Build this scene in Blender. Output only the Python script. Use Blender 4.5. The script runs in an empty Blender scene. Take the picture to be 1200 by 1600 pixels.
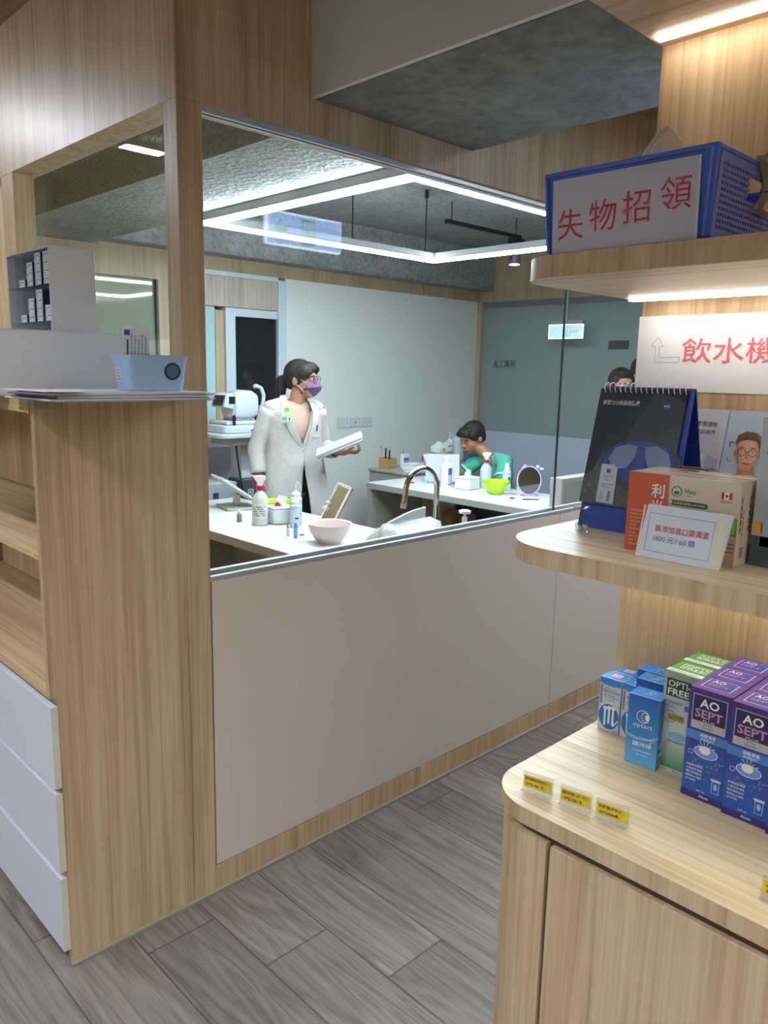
import bpy, bmesh, math, random
from mathutils import Vector, Matrix, Euler
random.seed(7)
PI = math.pi
C = bpy.context.collection
SC = bpy.context.scene

# ------------------------------------------------------------ camera
CAM = Vector((-1.03684, -1.80708, 1.52))
YAW, PITCH, ROLL, FPX = math.radians(45.66781), math.radians(-10.19577), math.radians(1.21347), 1218.41
Fv = Vector((math.cos(YAW)*math.cos(PITCH), math.sin(YAW)*math.cos(PITCH), math.sin(PITCH)))
Rv = Vector((math.sin(YAW), -math.cos(YAW), 0)); Uv = Rv.cross(Fv)
R2 = Rv*math.cos(ROLL) + Uv*math.sin(ROLL); U2 = -Rv*math.sin(ROLL) + Uv*math.cos(ROLL)
cd = bpy.data.cameras.new('camera'); cam = bpy.data.objects.new('camera', cd); C.objects.link(cam)
cd.sensor_fit = 'VERTICAL'; cd.sensor_height = 24; cd.lens = 24*FPX/1600; cd.clip_start = .02
mw = Matrix((R2, U2, -Fv)).transposed().to_4x4(); mw.translation = CAM; cam.matrix_world = mw
SC.camera = cam

# ------------------------------------------------------------ world, exposure, shop lamps
w = bpy.data.worlds.new('world'); SC.world = w; w.use_nodes = True
w.node_tree.nodes['Background'].inputs[0].default_value = (.85, .92, 1, 1)
w.node_tree.nodes['Background'].inputs[1].default_value = .3
SC.view_settings.view_transform = 'Standard'; SC.view_settings.look = 'None'
SC.view_settings.exposure = 1.0; SC.view_settings.gamma = 1; SC.view_settings.use_curve_mapping = False
SC.cycles.max_bounces = 10; SC.cycles.transparent_max_bounces = 24
SC.cycles.sample_clamp_indirect = 6
SC.cycles.use_denoising = True

EM = dict(pendant=58.0, lamp=130.0, led=9.5, led_top=8.5, exit=3.4, exit_in=.34, spot=6)

# ------------------------------------------------------------ colours and materials
def lin(h):
    if isinstance(h, tuple): return h if len(h) == 4 else (*h, 1)
    h = h.lstrip('#'); r = [int(h[i:i+2], 16)/255 for i in (0, 2, 4)]
    return tuple([(c/12.92 if c <= .04045 else ((c+.055)/1.055)**2.4) for c in r] + [1])
MATS = {}
def mat(name, col='#cccccc', rough=.5, metal=0, emit=None, es=1, trans=0, ior=1.45, alpha=1, coat=0, bump=None, spec=None):
    if name in MATS: return MATS[name]
    m = bpy.data.materials.new(name); m.use_nodes = True; MATS[name] = m
    b = m.node_tree.nodes['Principled BSDF']; I = b.inputs
    I['Base Color'].default_value = lin(col); I['Roughness'].default_value = rough; I['Metallic'].default_value = metal
    I['Transmission Weight'].default_value = trans; I['IOR'].default_value = ior; I['Alpha'].default_value = alpha
    I['Coat Weight'].default_value = coat
    if spec is not None: I['Specular IOR Level'].default_value = spec
    if emit: I['Emission Color'].default_value = lin(emit); I['Emission Strength'].default_value = es
    if bump:
        N, L = m.node_tree.nodes, m.node_tree.links
        tc = N.new('ShaderNodeTexCoord'); no = N.new('ShaderNodeTexNoise'); bp = N.new('ShaderNodeBump')
        no.inputs['Scale'].default_value = bump[0]; no.inputs['Detail'].default_value = 4
        bp.inputs['Strength'].default_value = bump[1]; bp.inputs['Distance'].default_value = .01 if bump[0] > 20 else .03
        L.new(tc.outputs['Object'], no.inputs['Vector']); L.new(no.outputs['Fac'], bp.inputs['Height']); L.new(bp.outputs['Normal'], I['Normal'])
    return m
def ramp(N, stops):
    r = N.new('ShaderNodeValToRGB'); e = r.color_ramp.elements
    e[0].position, e[0].color = stops[0][0], lin(stops[0][1]); e[1].position, e[1].color = stops[-1][0], lin(stops[-1][1])
    for p, c in stops[1:-1]:
        x = e.new(p); x.color = lin(c)
    return r
def wood(name, axis='z', tones=('#8f7755', '#b39874', '#c8ae8a', '#d8c4a0'), rough=.42, shift=0.0):
    if name in MATS: return MATS[name]
    m = bpy.data.materials.new(name); m.use_nodes = True; MATS[name] = m
    N, L = m.node_tree.nodes, m.node_tree.links; b = N['Principled BSDF']
    tc = N.new('ShaderNodeTexCoord')
    def noise(ac, al, det, dist, off):
        mp = N.new('ShaderNodeMapping'); s = [ac, ac, ac]; s['xyz'.index(axis)] = al
        mp.inputs['Scale'].default_value = s; mp.inputs['Location'].default_value = (off+shift, off*.7, off*1.3)
        n = N.new('ShaderNodeTexNoise'); n.inputs['Scale'].default_value = 1; n.inputs['Detail'].default_value = det
        n.inputs['Distortion'].default_value = dist
        L.new(tc.outputs['Object'], mp.inputs['Vector']); L.new(mp.outputs['Vector'], n.inputs['Vector']); return n
    a = noise(9, .55, 2, .8, 3.1); c = noise(62, 1.5, 3, .5, 7.7); d = noise(230, 4, 2, 0, 1.9)
    def mix(x, y, f):
        q = N.new('ShaderNodeMix'); q.inputs[0].default_value = f
        L.new(x, q.inputs[2]); L.new(y, q.inputs[3]); return q.outputs[0]
    v = mix(mix(a.outputs['Fac'], c.outputs['Fac'], .55), d.outputs['Fac'], .22)
    r = ramp(N, [(.30, tones[0]), (.42, tones[1]), (.53, tones[2]), (.68, tones[3])])
    L.new(v, r.inputs[0]); L.new(r.outputs[0], b.inputs['Base Color'])
    b.inputs['Roughness'].default_value = rough; b.inputs['Specular IOR Level'].default_value = .35
    return m
def concrete(name, col1, col2, scale=60, bump=.6, lines=None, rough=.9):
    if name in MATS: return MATS[name]
    m = bpy.data.materials.new(name); m.use_nodes = True; MATS[name] = m
    N, L = m.node_tree.nodes, m.node_tree.links; b = N['Principled BSDF']; b.inputs['Roughness'].default_value = rough
    tc = N.new('ShaderNodeTexCoord')
    n1 = N.new('ShaderNodeTexNoise'); n1.inputs['Scale'].default_value = 3.5; n1.inputs['Detail'].default_value = 8; n1.inputs['Roughness'].default_value = .65
    n2 = N.new('ShaderNodeTexNoise'); n2.inputs['Scale'].default_value = scale; n2.inputs['Detail'].default_value = 6
    n3 = N.new('ShaderNodeTexVoronoi'); n3.inputs['Scale'].default_value = scale*.45
    for n in (n1, n2, n3): L.new(tc.outputs['Object'], n.inputs['Vector'])
    r = ramp(N, [(.35, col1), (.65, col2)]); L.new(n1.outputs['Fac'], r.inputs[0])
    mx = N.new('ShaderNodeMix'); mx.data_type = 'RGBA'; mx.blend_type = 'MULTIPLY'; mx.inputs[0].default_value = .5
    r2 = ramp(N, [(.3, '#8c8c88'), (.6, '#ffffff')]); L.new(n2.outputs['Fac'], r2.inputs[0])
    L.new(r.outputs[0], mx.inputs[6]); L.new(r2.outputs[0], mx.inputs[7]); out = mx.outputs[2]
    if lines:   # board joints of the formwork, every `lines` metres across the given axis
        ax, step = lines
        sp = N.new('ShaderNodeSeparateXYZ'); L.new(tc.outputs['Object'], sp.inputs[0])
        wob = N.new('ShaderNodeMath'); wob.operation = 'MULTIPLY_ADD'; wob.inputs[1].default_value = .03
        L.new(n1.outputs['Fac'], wob.inputs[0]); L.new(sp.outputs[ax], wob.inputs[2])
        pp = N.new('ShaderNodeMath'); pp.operation = 'PINGPONG'; pp.inputs[1].default_value = step/2; L.new(wob.outputs[0], pp.inputs[0])
        r3 = ramp(N, [(.0, '#4c4c4a'), (.006, '#ffffff')]); L.new(pp.outputs[0], r3.inputs[0])
        m2 = N.new('ShaderNodeMix'); m2.data_type = 'RGBA'; m2.blend_type = 'MULTIPLY'; m2.inputs[0].default_value = .55
        L.new(out, m2.inputs[6]); L.new(r3.outputs[0], m2.inputs[7]); out = m2.outputs[2]
    L.new(out, b.inputs['Base Color'])
    bp = N.new('ShaderNodeBump'); bp.inputs['Strength'].default_value = bump; bp.inputs['Distance'].default_value = .012
    ad = N.new('ShaderNodeMath'); ad.operation = 'ADD'; L.new(n2.outputs['Fac'], ad.inputs[0]); L.new(n3.outputs['Distance'], ad.inputs[1])
    L.new(ad.outputs[0], bp.inputs['Height']); L.new(bp.outputs[0], b.inputs['Normal'])
    return m
def glass(name, tint=(.93, .96, .95, 1), rough=0.0, refl=1.0):
    if name in MATS: return MATS[name]
    m = bpy.data.materials.new(name); m.use_nodes = True; MATS[name] = m
    N, L = m.node_tree.nodes, m.node_tree.links; N.remove(N['Principled BSDF'])
    t = N.new('ShaderNodeBsdfTransparent'); t.inputs[0].default_value = tint
    g = N.new('ShaderNodeBsdfGlossy'); g.inputs['Roughness'].default_value = rough
    fr = N.new('ShaderNodeFresnel'); ge = N.new('ShaderNodeNewGeometry'); io = N.new('ShaderNodeMath')
    io.operation = 'MULTIPLY_ADD'; io.inputs[1].default_value = 1/1.5-1.5; io.inputs[2].default_value = 1.5
    L.new(ge.outputs['Backfacing'], io.inputs[0]); L.new(io.outputs[0], fr.inputs['IOR'])
    mu = N.new('ShaderNodeMath'); mu.operation = 'MULTIPLY'; mu.inputs[1].default_value = refl; L.new(fr.outputs[0], mu.inputs[0])
    mx = N.new('ShaderNodeMixShader'); L.new(mu.outputs[0], mx.inputs[0]); L.new(t.outputs[0], mx.inputs[1]); L.new(g.outputs[0], mx.inputs[2])
    L.new(mx.outputs[0], N['Material Output'].inputs['Surface'])
    return m
def floor_mat():
    m = bpy.data.materials.new('grey wood plank floor'); m.use_nodes = True
    N, L = m.node_tree.nodes, m.node_tree.links; b = N['Principled BSDF']
    def math_(op, a, bb=None, c=None):
        n = N.new('ShaderNodeMath'); n.operation = op
        for i, v in enumerate((a, bb, c)):
            if v is None: continue
            if isinstance(v, (int, float)): n.inputs[i].default_value = v
            else: L.new(v, n.inputs[i])
        return n.outputs[0]
    tc = N.new('ShaderNodeTexCoord'); sp = N.new('ShaderNodeSeparateXYZ'); L.new(tc.outputs['Object'], sp.inputs[0])
    x, y = sp.outputs[0], sp.outputs[1]
    xs = math_('DIVIDE', math_('SUBTRACT', x, .005), .2035); row = math_('FLOOR', xs)
    y2 = math_('DIVIDE', math_('ADD', math_('MULTIPLY_ADD', row, .2435, y), .34), 1.2175); col = math_('FLOOR', y2)
    fx = math_('PINGPONG', xs, .5); fy = math_('PINGPONG', y2, .5)
    seam = math_('MINIMUM', math_('MULTIPLY', fx, .2035), math_('MULTIPLY', fy, 1.2175))
    sr = ramp(N, [(0, '#2e2a27'), (.0022, '#ffffff')]); L.new(seam, sr.inputs[0])
    cb = N.new('ShaderNodeCombineXYZ'); L.new(row, cb.inputs[0]); L.new(col, cb.inputs[1])
    wn = N.new('ShaderNodeTexWhiteNoise'); wn.noise_dimensions = '3D'; L.new(cb.outputs[0], wn.inputs['Vector'])
    off = N.new('ShaderNodeVectorMath'); off.operation = 'MULTIPLY_ADD'; off.inputs[1].default_value = (9, 9, 9)
    L.new(wn.outputs['Color'], off.inputs[0]); L.new(tc.outputs['Object'], off.inputs[2])
    def noise(sc, det, dist):
        mp = N.new('ShaderNodeMapping'); mp.inputs['Scale'].default_value = sc; L.new(off.outputs[0], mp.inputs['Vector'])
        n = N.new('ShaderNodeTexNoise'); n.inputs['Scale'].default_value = 1; n.inputs['Detail'].default_value = det; n.inputs['Distortion'].default_value = dist
        L.new(mp.outputs[0], n.inputs['Vector']); return n.outputs['Fac']
    n1 = noise((9, .9, 1), 2, 1.0); n2 = noise((60, 3, 1), 4, .6); n3 = noise((190, 8, 1), 2, 0)
    rings = math_('PINGPONG', math_('MULTIPLY', n1, 7), .5)
    v = math_('ADD', math_('ADD', math_('MULTIPLY', rings, .45), math_('MULTIPLY', n2, .45)), math_('MULTIPLY', n3, .3))
    r = ramp(N, [(.32, '#675d54'), (.5, '#82786e'), (.66, '#91877d'), (.80, '#9e948a')]); L.new(v, r.inputs[0])
    tone = N.new('ShaderNodeMix'); tone.data_type = 'RGBA'; tone.blend_type = 'MULTIPLY'; tone.inputs[0].default_value = .35
    L.new(r.outputs[0], tone.inputs[6]); L.new(wn.outputs['Value'], tone.inputs[7])
    m2 = N.new('ShaderNodeMix'); m2.data_type = 'RGBA'; m2.blend_type = 'MULTIPLY'; m2.inputs[0].default_value = .85
    L.new(tone.outputs[2], m2.inputs[6]); L.new(sr.outputs[0], m2.inputs[7])
    L.new(m2.outputs[2], b.inputs['Base Color']); b.inputs['Roughness'].default_value = .5
    bp = N.new('ShaderNodeBump'); bp.inputs['Strength'].default_value = .25; bp.inputs['Distance'].default_value = .003
    L.new(v, bp.inputs['Height']); L.new(bp.outputs[0], b.inputs['Normal'])
    return m

W_V = wood('oak laminate, vertical grain'); W_Y = wood('oak laminate, grain along y', 'y'); W_X = wood('oak laminate, grain along x', 'x')
W_D = wood('oak laminate, inner room', 'z', ('#8f7a60', '#a8937 6'.replace(' ', ''), '#b5a183', '#bfad90'))
W_P = wood('pale grey wood panel', 'z', ('#8d8175', '#a79b8e', '#b9aea2', '#c8beb3'))
WHITE = mat('white paint', '#d9d9d4', .6); WALLW = mat('cream inner wall', '#dcdfda', .55)
GREIGE = mat('greige panel', '#d9cec1', .42, spec=.4); ALU = mat('satin aluminium', '#cfd3d3', .32, .6)
BLACK = mat('black plastic', '#15161a', .4); DARK = mat('dark grey plastic', '#3a3f45', .45)
CHROME = mat('polished chrome', '#c9c5bd', .08, 1); WPL = mat('white plastic', '#e4e6e6', .35); GPL = mat('grey plastic', '#9aa0a0', .45)
PAPER = mat('white paper', '#e8eaee', .7); CLEAR = glass('clear acrylic', (.96, .97, .98, 1), .02); ACR = mat('white acrylic', '#dfe2e6', .25)
QUARTZ = mat('glossy white worktop', '#e6eaea', .16, spec=.6); DESKG = mat('grey desk laminate', '#a8a69e', .5)
SKIN = mat('skin', '#b98a6e', .55); SKIN_D = mat('tanned skin', '#a87a62', .55); HAIR = mat('black hair', '#17130f', .45, bump=(180, .6))
RED = mat('red plastic', '#b3202a', .4)

# ------------------------------------------------------------ mesh builder
class MB:
    def __init__(s): s.v = []; s.f = []; s.mi = []; s.mats = []; s.T = Matrix()
    def m(s, material):
        if material not in s.mats: s.mats.append(material)
        return s.mats.index(material)
    def add(s, vs, fs, material):
        n = len(s.v); k = s.m(material); s.v += [s.T @ Vector(v) for v in vs]
        for f in fs: s.f.append([i+n for i in f]); s.mi.append(k)
        return s
    def box(s, x0, x1, y0, y1, z0, z1, m):
        vs = [(x, y, z) for z in (z0, z1) for y in (y0, y1) for x in (x0, x1)]
        return s.add(vs, [(0, 2, 3, 1), (4, 5, 7, 6), (0, 1, 5, 4), (2, 6, 7, 3), (0, 4, 6, 2), (1, 3, 7, 5)], m)
    def quad(s, a, b, c, d, m): return s.add([a, b, c, d], [(0, 1, 2, 3)], m)
    def prism(s, pts, z0, z1, m):      # pts counter-clockwise in xy
        n = len(pts)
        return s.add([(x, y, z0) for x, y in pts]+[(x, y, z1) for x, y in pts],
                     [list(range(n))[::-1], list(range(n, 2*n))]+[(i, (i+1) % n, n+(i+1) % n, n+i) for i in range(n)], m)
    def lathe(s, prof, m, c=(0, 0, 0), seg=28, cap=True):
        vs = []; fs = []; n = len(prof)
        for k in range(seg):
            a = 2*PI*k/seg
            for r, z in prof: vs.append((c[0]+r*math.cos(a), c[1]+r*math.sin(a), c[2]+z))
        for k in range(seg):
            k2 = (k+1) % seg
            for i in range(n-1): fs.append((k*n+i, k2*n+i, k2*n+i+1, k*n+i+1))
        if cap:
            if prof[0][0] > 1e-5: fs.append([k*n for k in range(seg)][::-1])
            if prof[-1][0] > 1e-5: fs.append([k*n+n-1 for k in range(seg)])
        return s.add(vs, fs, m)
    def loft(s, rings, m, closed=True, cap=True):
        n = len(rings[0]); vs = [p for r in rings for p in r]; fs = []
        for i in range(len(rings)-1):
            for j in range(n if closed else n-1):
                j2 = (j+1) % n; fs.append((i*n+j, i*n+j2, (i+1)*n+j2, (i+1)*n+j))
        if cap and closed: fs += [list(range(n))[::-1], list(range((len(rings)-1)*n, len(rings)*n))]
        return s.add(vs, fs, m)
    def tube(s, pts, r, m, seg=12, cap=True, flat=1.0):
        pts = [Vector(p) for p in pts]; rs = r if isinstance(r, (list, tuple)) else [r]*len(pts); rings = []
        up = None
        for i, p in enumerate(pts):
            d = (pts[min(i+1, len(pts)-1)]-pts[max(i-1, 0)]).normalized()
            if up is None: up = Vector((0, 0, 1)) if abs(d.z) < .9 else Vector((1, 0, 0))
            x = d.cross(up).normalized(); up = x.cross(d).normalized()
            rings.append([p+(x*math.cos(2*PI*k/seg)+up*flat*math.sin(2*PI*k/seg))*rs[i] for k in range(seg)])
        return s.loft(rings, m, True, cap)
    def ball(s, c, r, m, seg=16, rot=None):
        r = r if isinstance(r, (tuple, list)) else (r, r, r); R = rot.to_matrix() if rot else Matrix.Identity(3); vs = []; fs = []
        ns = seg//2
        for i in range(ns+1):
            t = PI*i/ns
            for k in range(seg):
                a = 2*PI*k/seg
                vs.append(Vector(c)+R @ Vector((r[0]*math.sin(t)*math.cos(a), r[1]*math.sin(t)*math.sin(a), r[2]*math.cos(t))))
        for i in range(ns):
            for k in range(seg): fs.append((i*seg+k, (i+1)*seg+k, (i+1)*seg+(k+1) % seg, i*seg+(k+1) % seg))
        return s.add(vs, fs, m)
    def mesh(s, name, smooth=True, weld=False, recalc=False):
        me = bpy.data.meshes.new(name); me.from_pydata([tuple(v) for v in s.v], [], s.f)
        for q in s.mats: me.materials.append(q)
        me.polygons.foreach_set('material_index', s.mi); me.update()
        if weld or recalc:
            bm = bmesh.new(); bm.from_mesh(me)
            if weld: bmesh.ops.remove_doubles(bm, verts=bm.verts, dist=1e-5)
            if recalc: bmesh.ops.recalc_face_normals(bm, faces=bm.faces)
            bm.to_mesh(me); bm.free()
        if smooth:
            me.polygons.foreach_set('use_smooth', [True]*len(me.polygons)); me.set_sharp_from_angle(angle=math.radians(35))
        return me
    def build(s, name, parent=None, bevel=0, smooth=True, loc=None, rz=0, weld=False, recalc=False, **props):
        o = bpy.data.objects.new(name, s.mesh(name, smooth, weld, recalc)); C.objects.link(o)
        if parent: o.parent = parent
        if loc: o.location = loc
        if rz: o.rotation_euler = (0, 0, rz)
        if bevel:
            b = o.modifiers.new('bevel', 'BEVEL'); b.width = bevel; b.segments = 2; b.limit_method = 'ANGLE'
        for k, v in props.items(): o[k] = v
        return o
def structure(o, label=None):
    o['kind'] = 'structure'
    if label: o['label'] = label
    return o
def tag(o, label, cat, group=None):
    o['label'] = label; o['category'] = cat
    if group: o['group'] = group
    return o
def thing(name, label, cat, loc=(0, 0, 0), rz=0, group=None, rot=None):
    o = bpy.data.objects.new(name, None); C.objects.link(o); o.empty_display_size = .05
    o.location = loc; o.rotation_euler = rot if rot else (0, 0, rz); return tag(o, label, cat, group)
def kids(o): return [c for c in bpy.data.objects if c.parent == o]
def dup(o, parent=None, **kw):
    c = o.copy(); C.objects.link(c); c.parent = parent
    for k in kids(o): dup(k, c)
    if parent is None:
        if 'loc' in kw: c.location = kw['loc']
        if 'rz' in kw: c.rotation_euler = (0, 0, kw['rz'])
        if 'label' in kw: c['label'] = kw['label']
        if 'group' in kw: c['group'] = kw['group']
    return c
def arc(cx, cy, r, a0, a1, n): return [(cx+r*math.cos(a0+(a1-a0)*k/n), cy+r*math.sin(a0+(a1-a0)*k/n)) for k in range(n+1)]

# ------------------------------------------------------------ print on faces
_tc = {}
def text_polys(body, bold=0):
    key = (body, bold)
    if key in _tc: return _tc[key]
    cu = bpy.data.curves.new('t', 'FONT'); cu.body = body; cu.resolution_u = 2; cu.offset = bold
    o = bpy.data.objects.new('t', cu); C.objects.link(o)
    dg = bpy.context.evaluated_depsgraph_get(); dg.update()
    me = bpy.data.meshes.new_from_object(o.evaluated_get(dg))
    vs = [(v.co.x, v.co.y) for v in me.vertices]; fs = [list(p.vertices) for p in me.polygons]
    bpy.data.objects.remove(o); bpy.data.curves.remove(cu); bpy.data.meshes.remove(me)
    _tc[key] = (vs, fs); return _tc[key]
class Print(MB):
    """flat ink on a face: O origin, R right, U up, all in the parent's frame"""
    def __init__(s, O, R, U):
        super().__init__(); s.O = Vector(O); s.R = Vector(R).normalized(); s.U = Vector(U).normalized(); s.N = s.R.cross(s.U)
    def P(s, x, y, k): return s.O+s.R*x+s.U*y+s.N*(.0004+.00025*k)
    def poly(s, pts, m, k=1): return s.add([s.P(x, y, k) for x, y in pts], [list(range(len(pts)))], m)
    def rect(s, x, y, w, h, m, k=1): return s.poly([(x, y), (x+w, y), (x+w, y+h), (x, y+h)], m, k)
    def frame(s, x, y, w, h, t, m, k=1):
        s.rect(x, y, w, t, m, k); s.rect(x, y+h-t, w, t, m, k); s.rect(x, y+t, t, h-2*t, m, k); return s.rect(x+w-t, y+t, t, h-2*t, m, k)
    def disc(s, x, y, r, m, k=1, ry=None, n=24, a0=0, a1=2*PI):
        ry = ry or r; return s.poly([(x+r*math.cos(a0+(a1-a0)*i/n), y+ry*math.sin(a0+(a1-a0)*i/n)) for i in range(n if a1-a0 > 6.2 else n+1)], m, k)
    def ring(s, x, y, r, t, m, k=1, ry=None, a0=0, a1=2*PI, n=28):
        ry = ry or r
        for i in range(n):
            a, b = a0+(a1-a0)*i/n, a0+(a1-a0)*(i+1)/n
            s.poly([(x+r*math.cos(a), y+ry*math.sin(a)), (x+r*math.cos(b), y+ry*math.sin(b)), (x+(r-t)*math.cos(b), y+(ry-t)*math.sin(b)), (x+(r-t)*math.cos(a), y+(ry-t)*math.sin(a))], m, k)
        return s
    def text(s, body, x, y, h, m, k=2, w=None, align='l', bold=.0, slant=0):
        vs, fs = text_polys(body, bold)
        if not vs: return s
        x0 = min(v[0] for v in vs); x1 = max(v[0] for v in vs); y0 = min(v[1] for v in vs); y1 = max(v[1] for v in vs)
        sy = h/(y1-y0); sx = (w/(x1-x0)) if w else sy; ww = (x1-x0)*sx
        ox = x-(ww/2 if align == 'c' else ww if align == 'r' else 0)
        return s.add([s.P(ox+(vx-x0)*sx+slant*(vy-y0)*sy, y+(vy-y0)*sy, k) for vx, vy in vs], fs, m)
INK = {}
def ink(h, rough=.45):
    if h not in INK: INK[h] = mat('ink '+h, h, rough)
    return INK[h]
FX, RY, UZ = (-1, 0, 0), (0, -1, 0), (0, 0, 1)     # faces looking towards -x: right is -y

# ============================================================ SETTING
ZH, ZC, ZB = 2.161, 2.62, 2.254
structure(MB().box(-4.5, 6.2, -5, 5, -.1, 0, floor_mat()).build('floor', smooth=False), 'grey wood plank floor')
CONC = concrete('smooth ceiling concrete', '#8a8e8b', '#9fa3a3', 40, .25, (0, .6))
CONR = concrete('rough sprayed concrete', '#90948f', '#a5a9a3', 75, .55)
CONB = concrete('board marked concrete', '#8a8d8c', '#a2a6a6', 30, .2, (1, .33))
WC = wood('wood ceiling boards', 'y', ('#6d5a41', '#846f51', '#927c5c', '#9f8a68'))
structure(MB().box(-4.5, 6.2, -5, .1, ZC, ZC+.1, WC).box(-4.5, 0, .1, 5, ZC, ZC+.1, WC).build('ceiling', smooth=False), 'wood ceiling over the shop')
structure(MB().box(0, 6.2, 0.1, 5, ZC, ZC+.1, CONC).build('ceiling', smooth=False), 'raw concrete ceiling inside the glass room')
# beam over the room and out over the shop
structure(MB().box(.56, 1.12, .1, 3.6, ZB, ZC, CONR).build('ceiling_beam', smooth=False), 'rough concrete ceiling beam in the glass room')
b = MB(); b.box(.43, 1.104, -4.9, -.001, ZB, ZC, concrete('dark beam concrete', '#747571', '#858681', 22, .25)); structure(b.build('ceiling_beam', smooth=False), 'concrete ceiling beam above the shop')
structure(MB().box(.415, .43, -4.9, -.001, ZB+.002, ZC, WHITE).build('trim_1', smooth=False), 'white boarding on the side of the ceiling beam')
structure(MB().box(.1, 4.86, 2.84, 3.6, 2.272, ZC, CONB).build('ceiling_beam', smooth=False), 'concrete beam along the back wall')
# front wall: header, post, knee wall
structure(MB().box(0.0005, 4.86, 0, .1, ZH, ZC, W_V).build('wall_front', smooth=False), 'wood header above the front glass')
structure(MB().box(0, .0005+.09, 0.1, 4.0, ZH, ZC, W_V).box(0, .0005, 0, .1, ZH, ZC, W_V).build('wall_left', smooth=False), 'wood header above the side glass')
structure(MB().box(0, .07, 0, .061, 0, ZH-.001, W_V).build('trim_2', smooth=False), 'wooden corner post of the glass room')
structure(MB().box(0, .07, 1.091, 1.20, 0, ZH-.001, W_V).build('trim_3', smooth=False), 'wooden side post of the glass room')
structure(MB().box(0, .07, .061, 1.091, 0, 1.40, W_V).box(.03, .07, 1.2, 4.0, 0, ZH-.001, W_V).build('wall_left', smooth=False), 'wood wall below the side glass')
seam = mat('dark joint', '#1b1410', .8)
k = MB(); k.box(.072, 4.86, .006, .09, 0, .940, seam); structure(k.build('wall_front', smooth=False), 'knee wall core below the front glass')
for i, (x0, x1) in enumerate(((.0745, 1.7735), (1.7765, 3.4), (3.403, 4.86))):
    structure(MB().box(x0, x1, 0, .006, .0865, .943, GREIGE).build('wall_front', bevel=.0008, smooth=False), 'greige panel of the knee wall')
structure(MB().box(.0705, 4.86, -.001, .006, .006, .0835, W_V).build('baseboard_front', smooth=False), 'wooden baseboard strip below the greige panels')
structure(MB().box(-.362, 4.86, -.012, .005, 0, .009, mat('grey sealant', '#8e897c', .6)).build('baseboard_front', smooth=False), 'grey sealant strip where wood meets the floor')
# glass
GL = glass('room glass', (.955, .97, .972, 1))
for i, (x0, x1) in enumerate(((.071, 1.752), (1.757, 4.86))):
    g = structure(MB().box(x0, x1, .0215, .0275, .95, 2.150, GL).build('window_%d' % (i+1), smooth=False), 'clear glass pane')
    MB().box(x0, x1, .0, .017, .944, .957, ALU).box(x0, x1, .031, .05, .944, .966, ALU).build('window_frame', g, smooth=False)
    MB().box(x0, x1, .008, .018, 2.146, 2.1605, ALU).box(x0, x1, .030, .04, 2.146, 2.1605, ALU).build('window_frame', g, smooth=False)
structure(MB().box(1.752, 1.757, .021, .028, .957, 2.15, mat('dark silicone', '#2b2f30', .3)).build('trim_4', smooth=False), 'dark joint between the two glass panes')
g = structure(MB().box(.055, .065, .0611, 1.0909, 1.4, 2.16, GL).build('window_3', smooth=False), 'clear glass pane of the side window')
MB().box(.066, .07, .0611, 1.0909, 1.401, 1.415, ALU).build('window_frame', g, smooth=False)
# back wall
b = MB(); b.box(-.1, 4.92, 3.0, 3.1, 2.18, 2.272, W_D)
structure(b.build('trim_5', smooth=False), 'wood band above the back wall')
structure(MB().box(2.59, 4.92, 3.0, 3.1, 0, 2.18, WALLW).build('wall_back', smooth=False), 'cream back wall')
structure(MB().box(-.1, 1.9, 3.0, 3.1, 0, 1.42, W_D).box(1.56, 1.9, 3.0, 3.1, 1.42, 2.18, W_D).box(-.1, 1.56, 3.0, 3.1, 2.08, 2.18, W_D).box(-.1, .5, 3, 3.1, 1.42, 2.08, W_D).build('wall_back', smooth=False), 'wood part of the back wall')
OLIVE = mat('olive tinted dark glass', '#8f9883', .03, spec=.9)
g = structure(MB().box(.5, 1.56, 3.03, 3.05, 1.42, 2.08, OLIVE).build('window_4', smooth=False), 'olive tinted window in the wood part of the back wall')
MB().box(1.545, 1.56, 3.0, 3.03, 1.42, 2.08, DARK).build('window_frame', g)
# door bay in the back wall
FRM = mat('pale blue white lacquer', '#c3d0d8', .4); LILAC = mat('pale lilac panel', '#b9c0d4', .35)
b = MB(); b.box(2.07, 2.15, 3.0, 3.1, 0, 1.94, FRM).box(2.15, 2.52, 3.0, 3.1, 1.885, 1.94, FRM).box(2.515, 2.59, 2.985, 3.1, 0, 2.16, FRM).box(1.9, 2.515, 2.985, 3.1, 2.15, 2.18, FRM)
structure(b.build('trim_6', smooth=False), 'white door surround')
structure(MB().box(1.9, 2.515, 3.0, 3.1, 1.945, 2.15, W_P).build('wall_back', smooth=False), 'pale wood panel above the door')
DG = mat('dark door glass', '#1d2428', .04, spec=.7)
d = structure(MB().box(2.15, 2.515, 3.02, 3.06, 0, 1.885, FRM).build('door_1', smooth=False), 'white door with a tall dark glass panel')
MB().box(2.152, 2.513, 3.012, 3.02, .95, 1.883, DG).build('window_pane', d, smooth=False)
structure(MB().box(1.9, 2.0, 3.03, 3.08, 0, 1.945, mat('aqua tinted glass', '#a8cdcd', .1)).box(2.0, 2.07, 3.02, 3.08, 0, 1.92, W_D).build('window_5', smooth=False), 'narrow tinted glass strip beside the door')
structure(MB().box(1.6, 2.5, 2.93, 2.984, 0, 1.06, LILAC).build('wall_back', bevel=.004, smooth=False), 'pale lilac low panel before the door')
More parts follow.
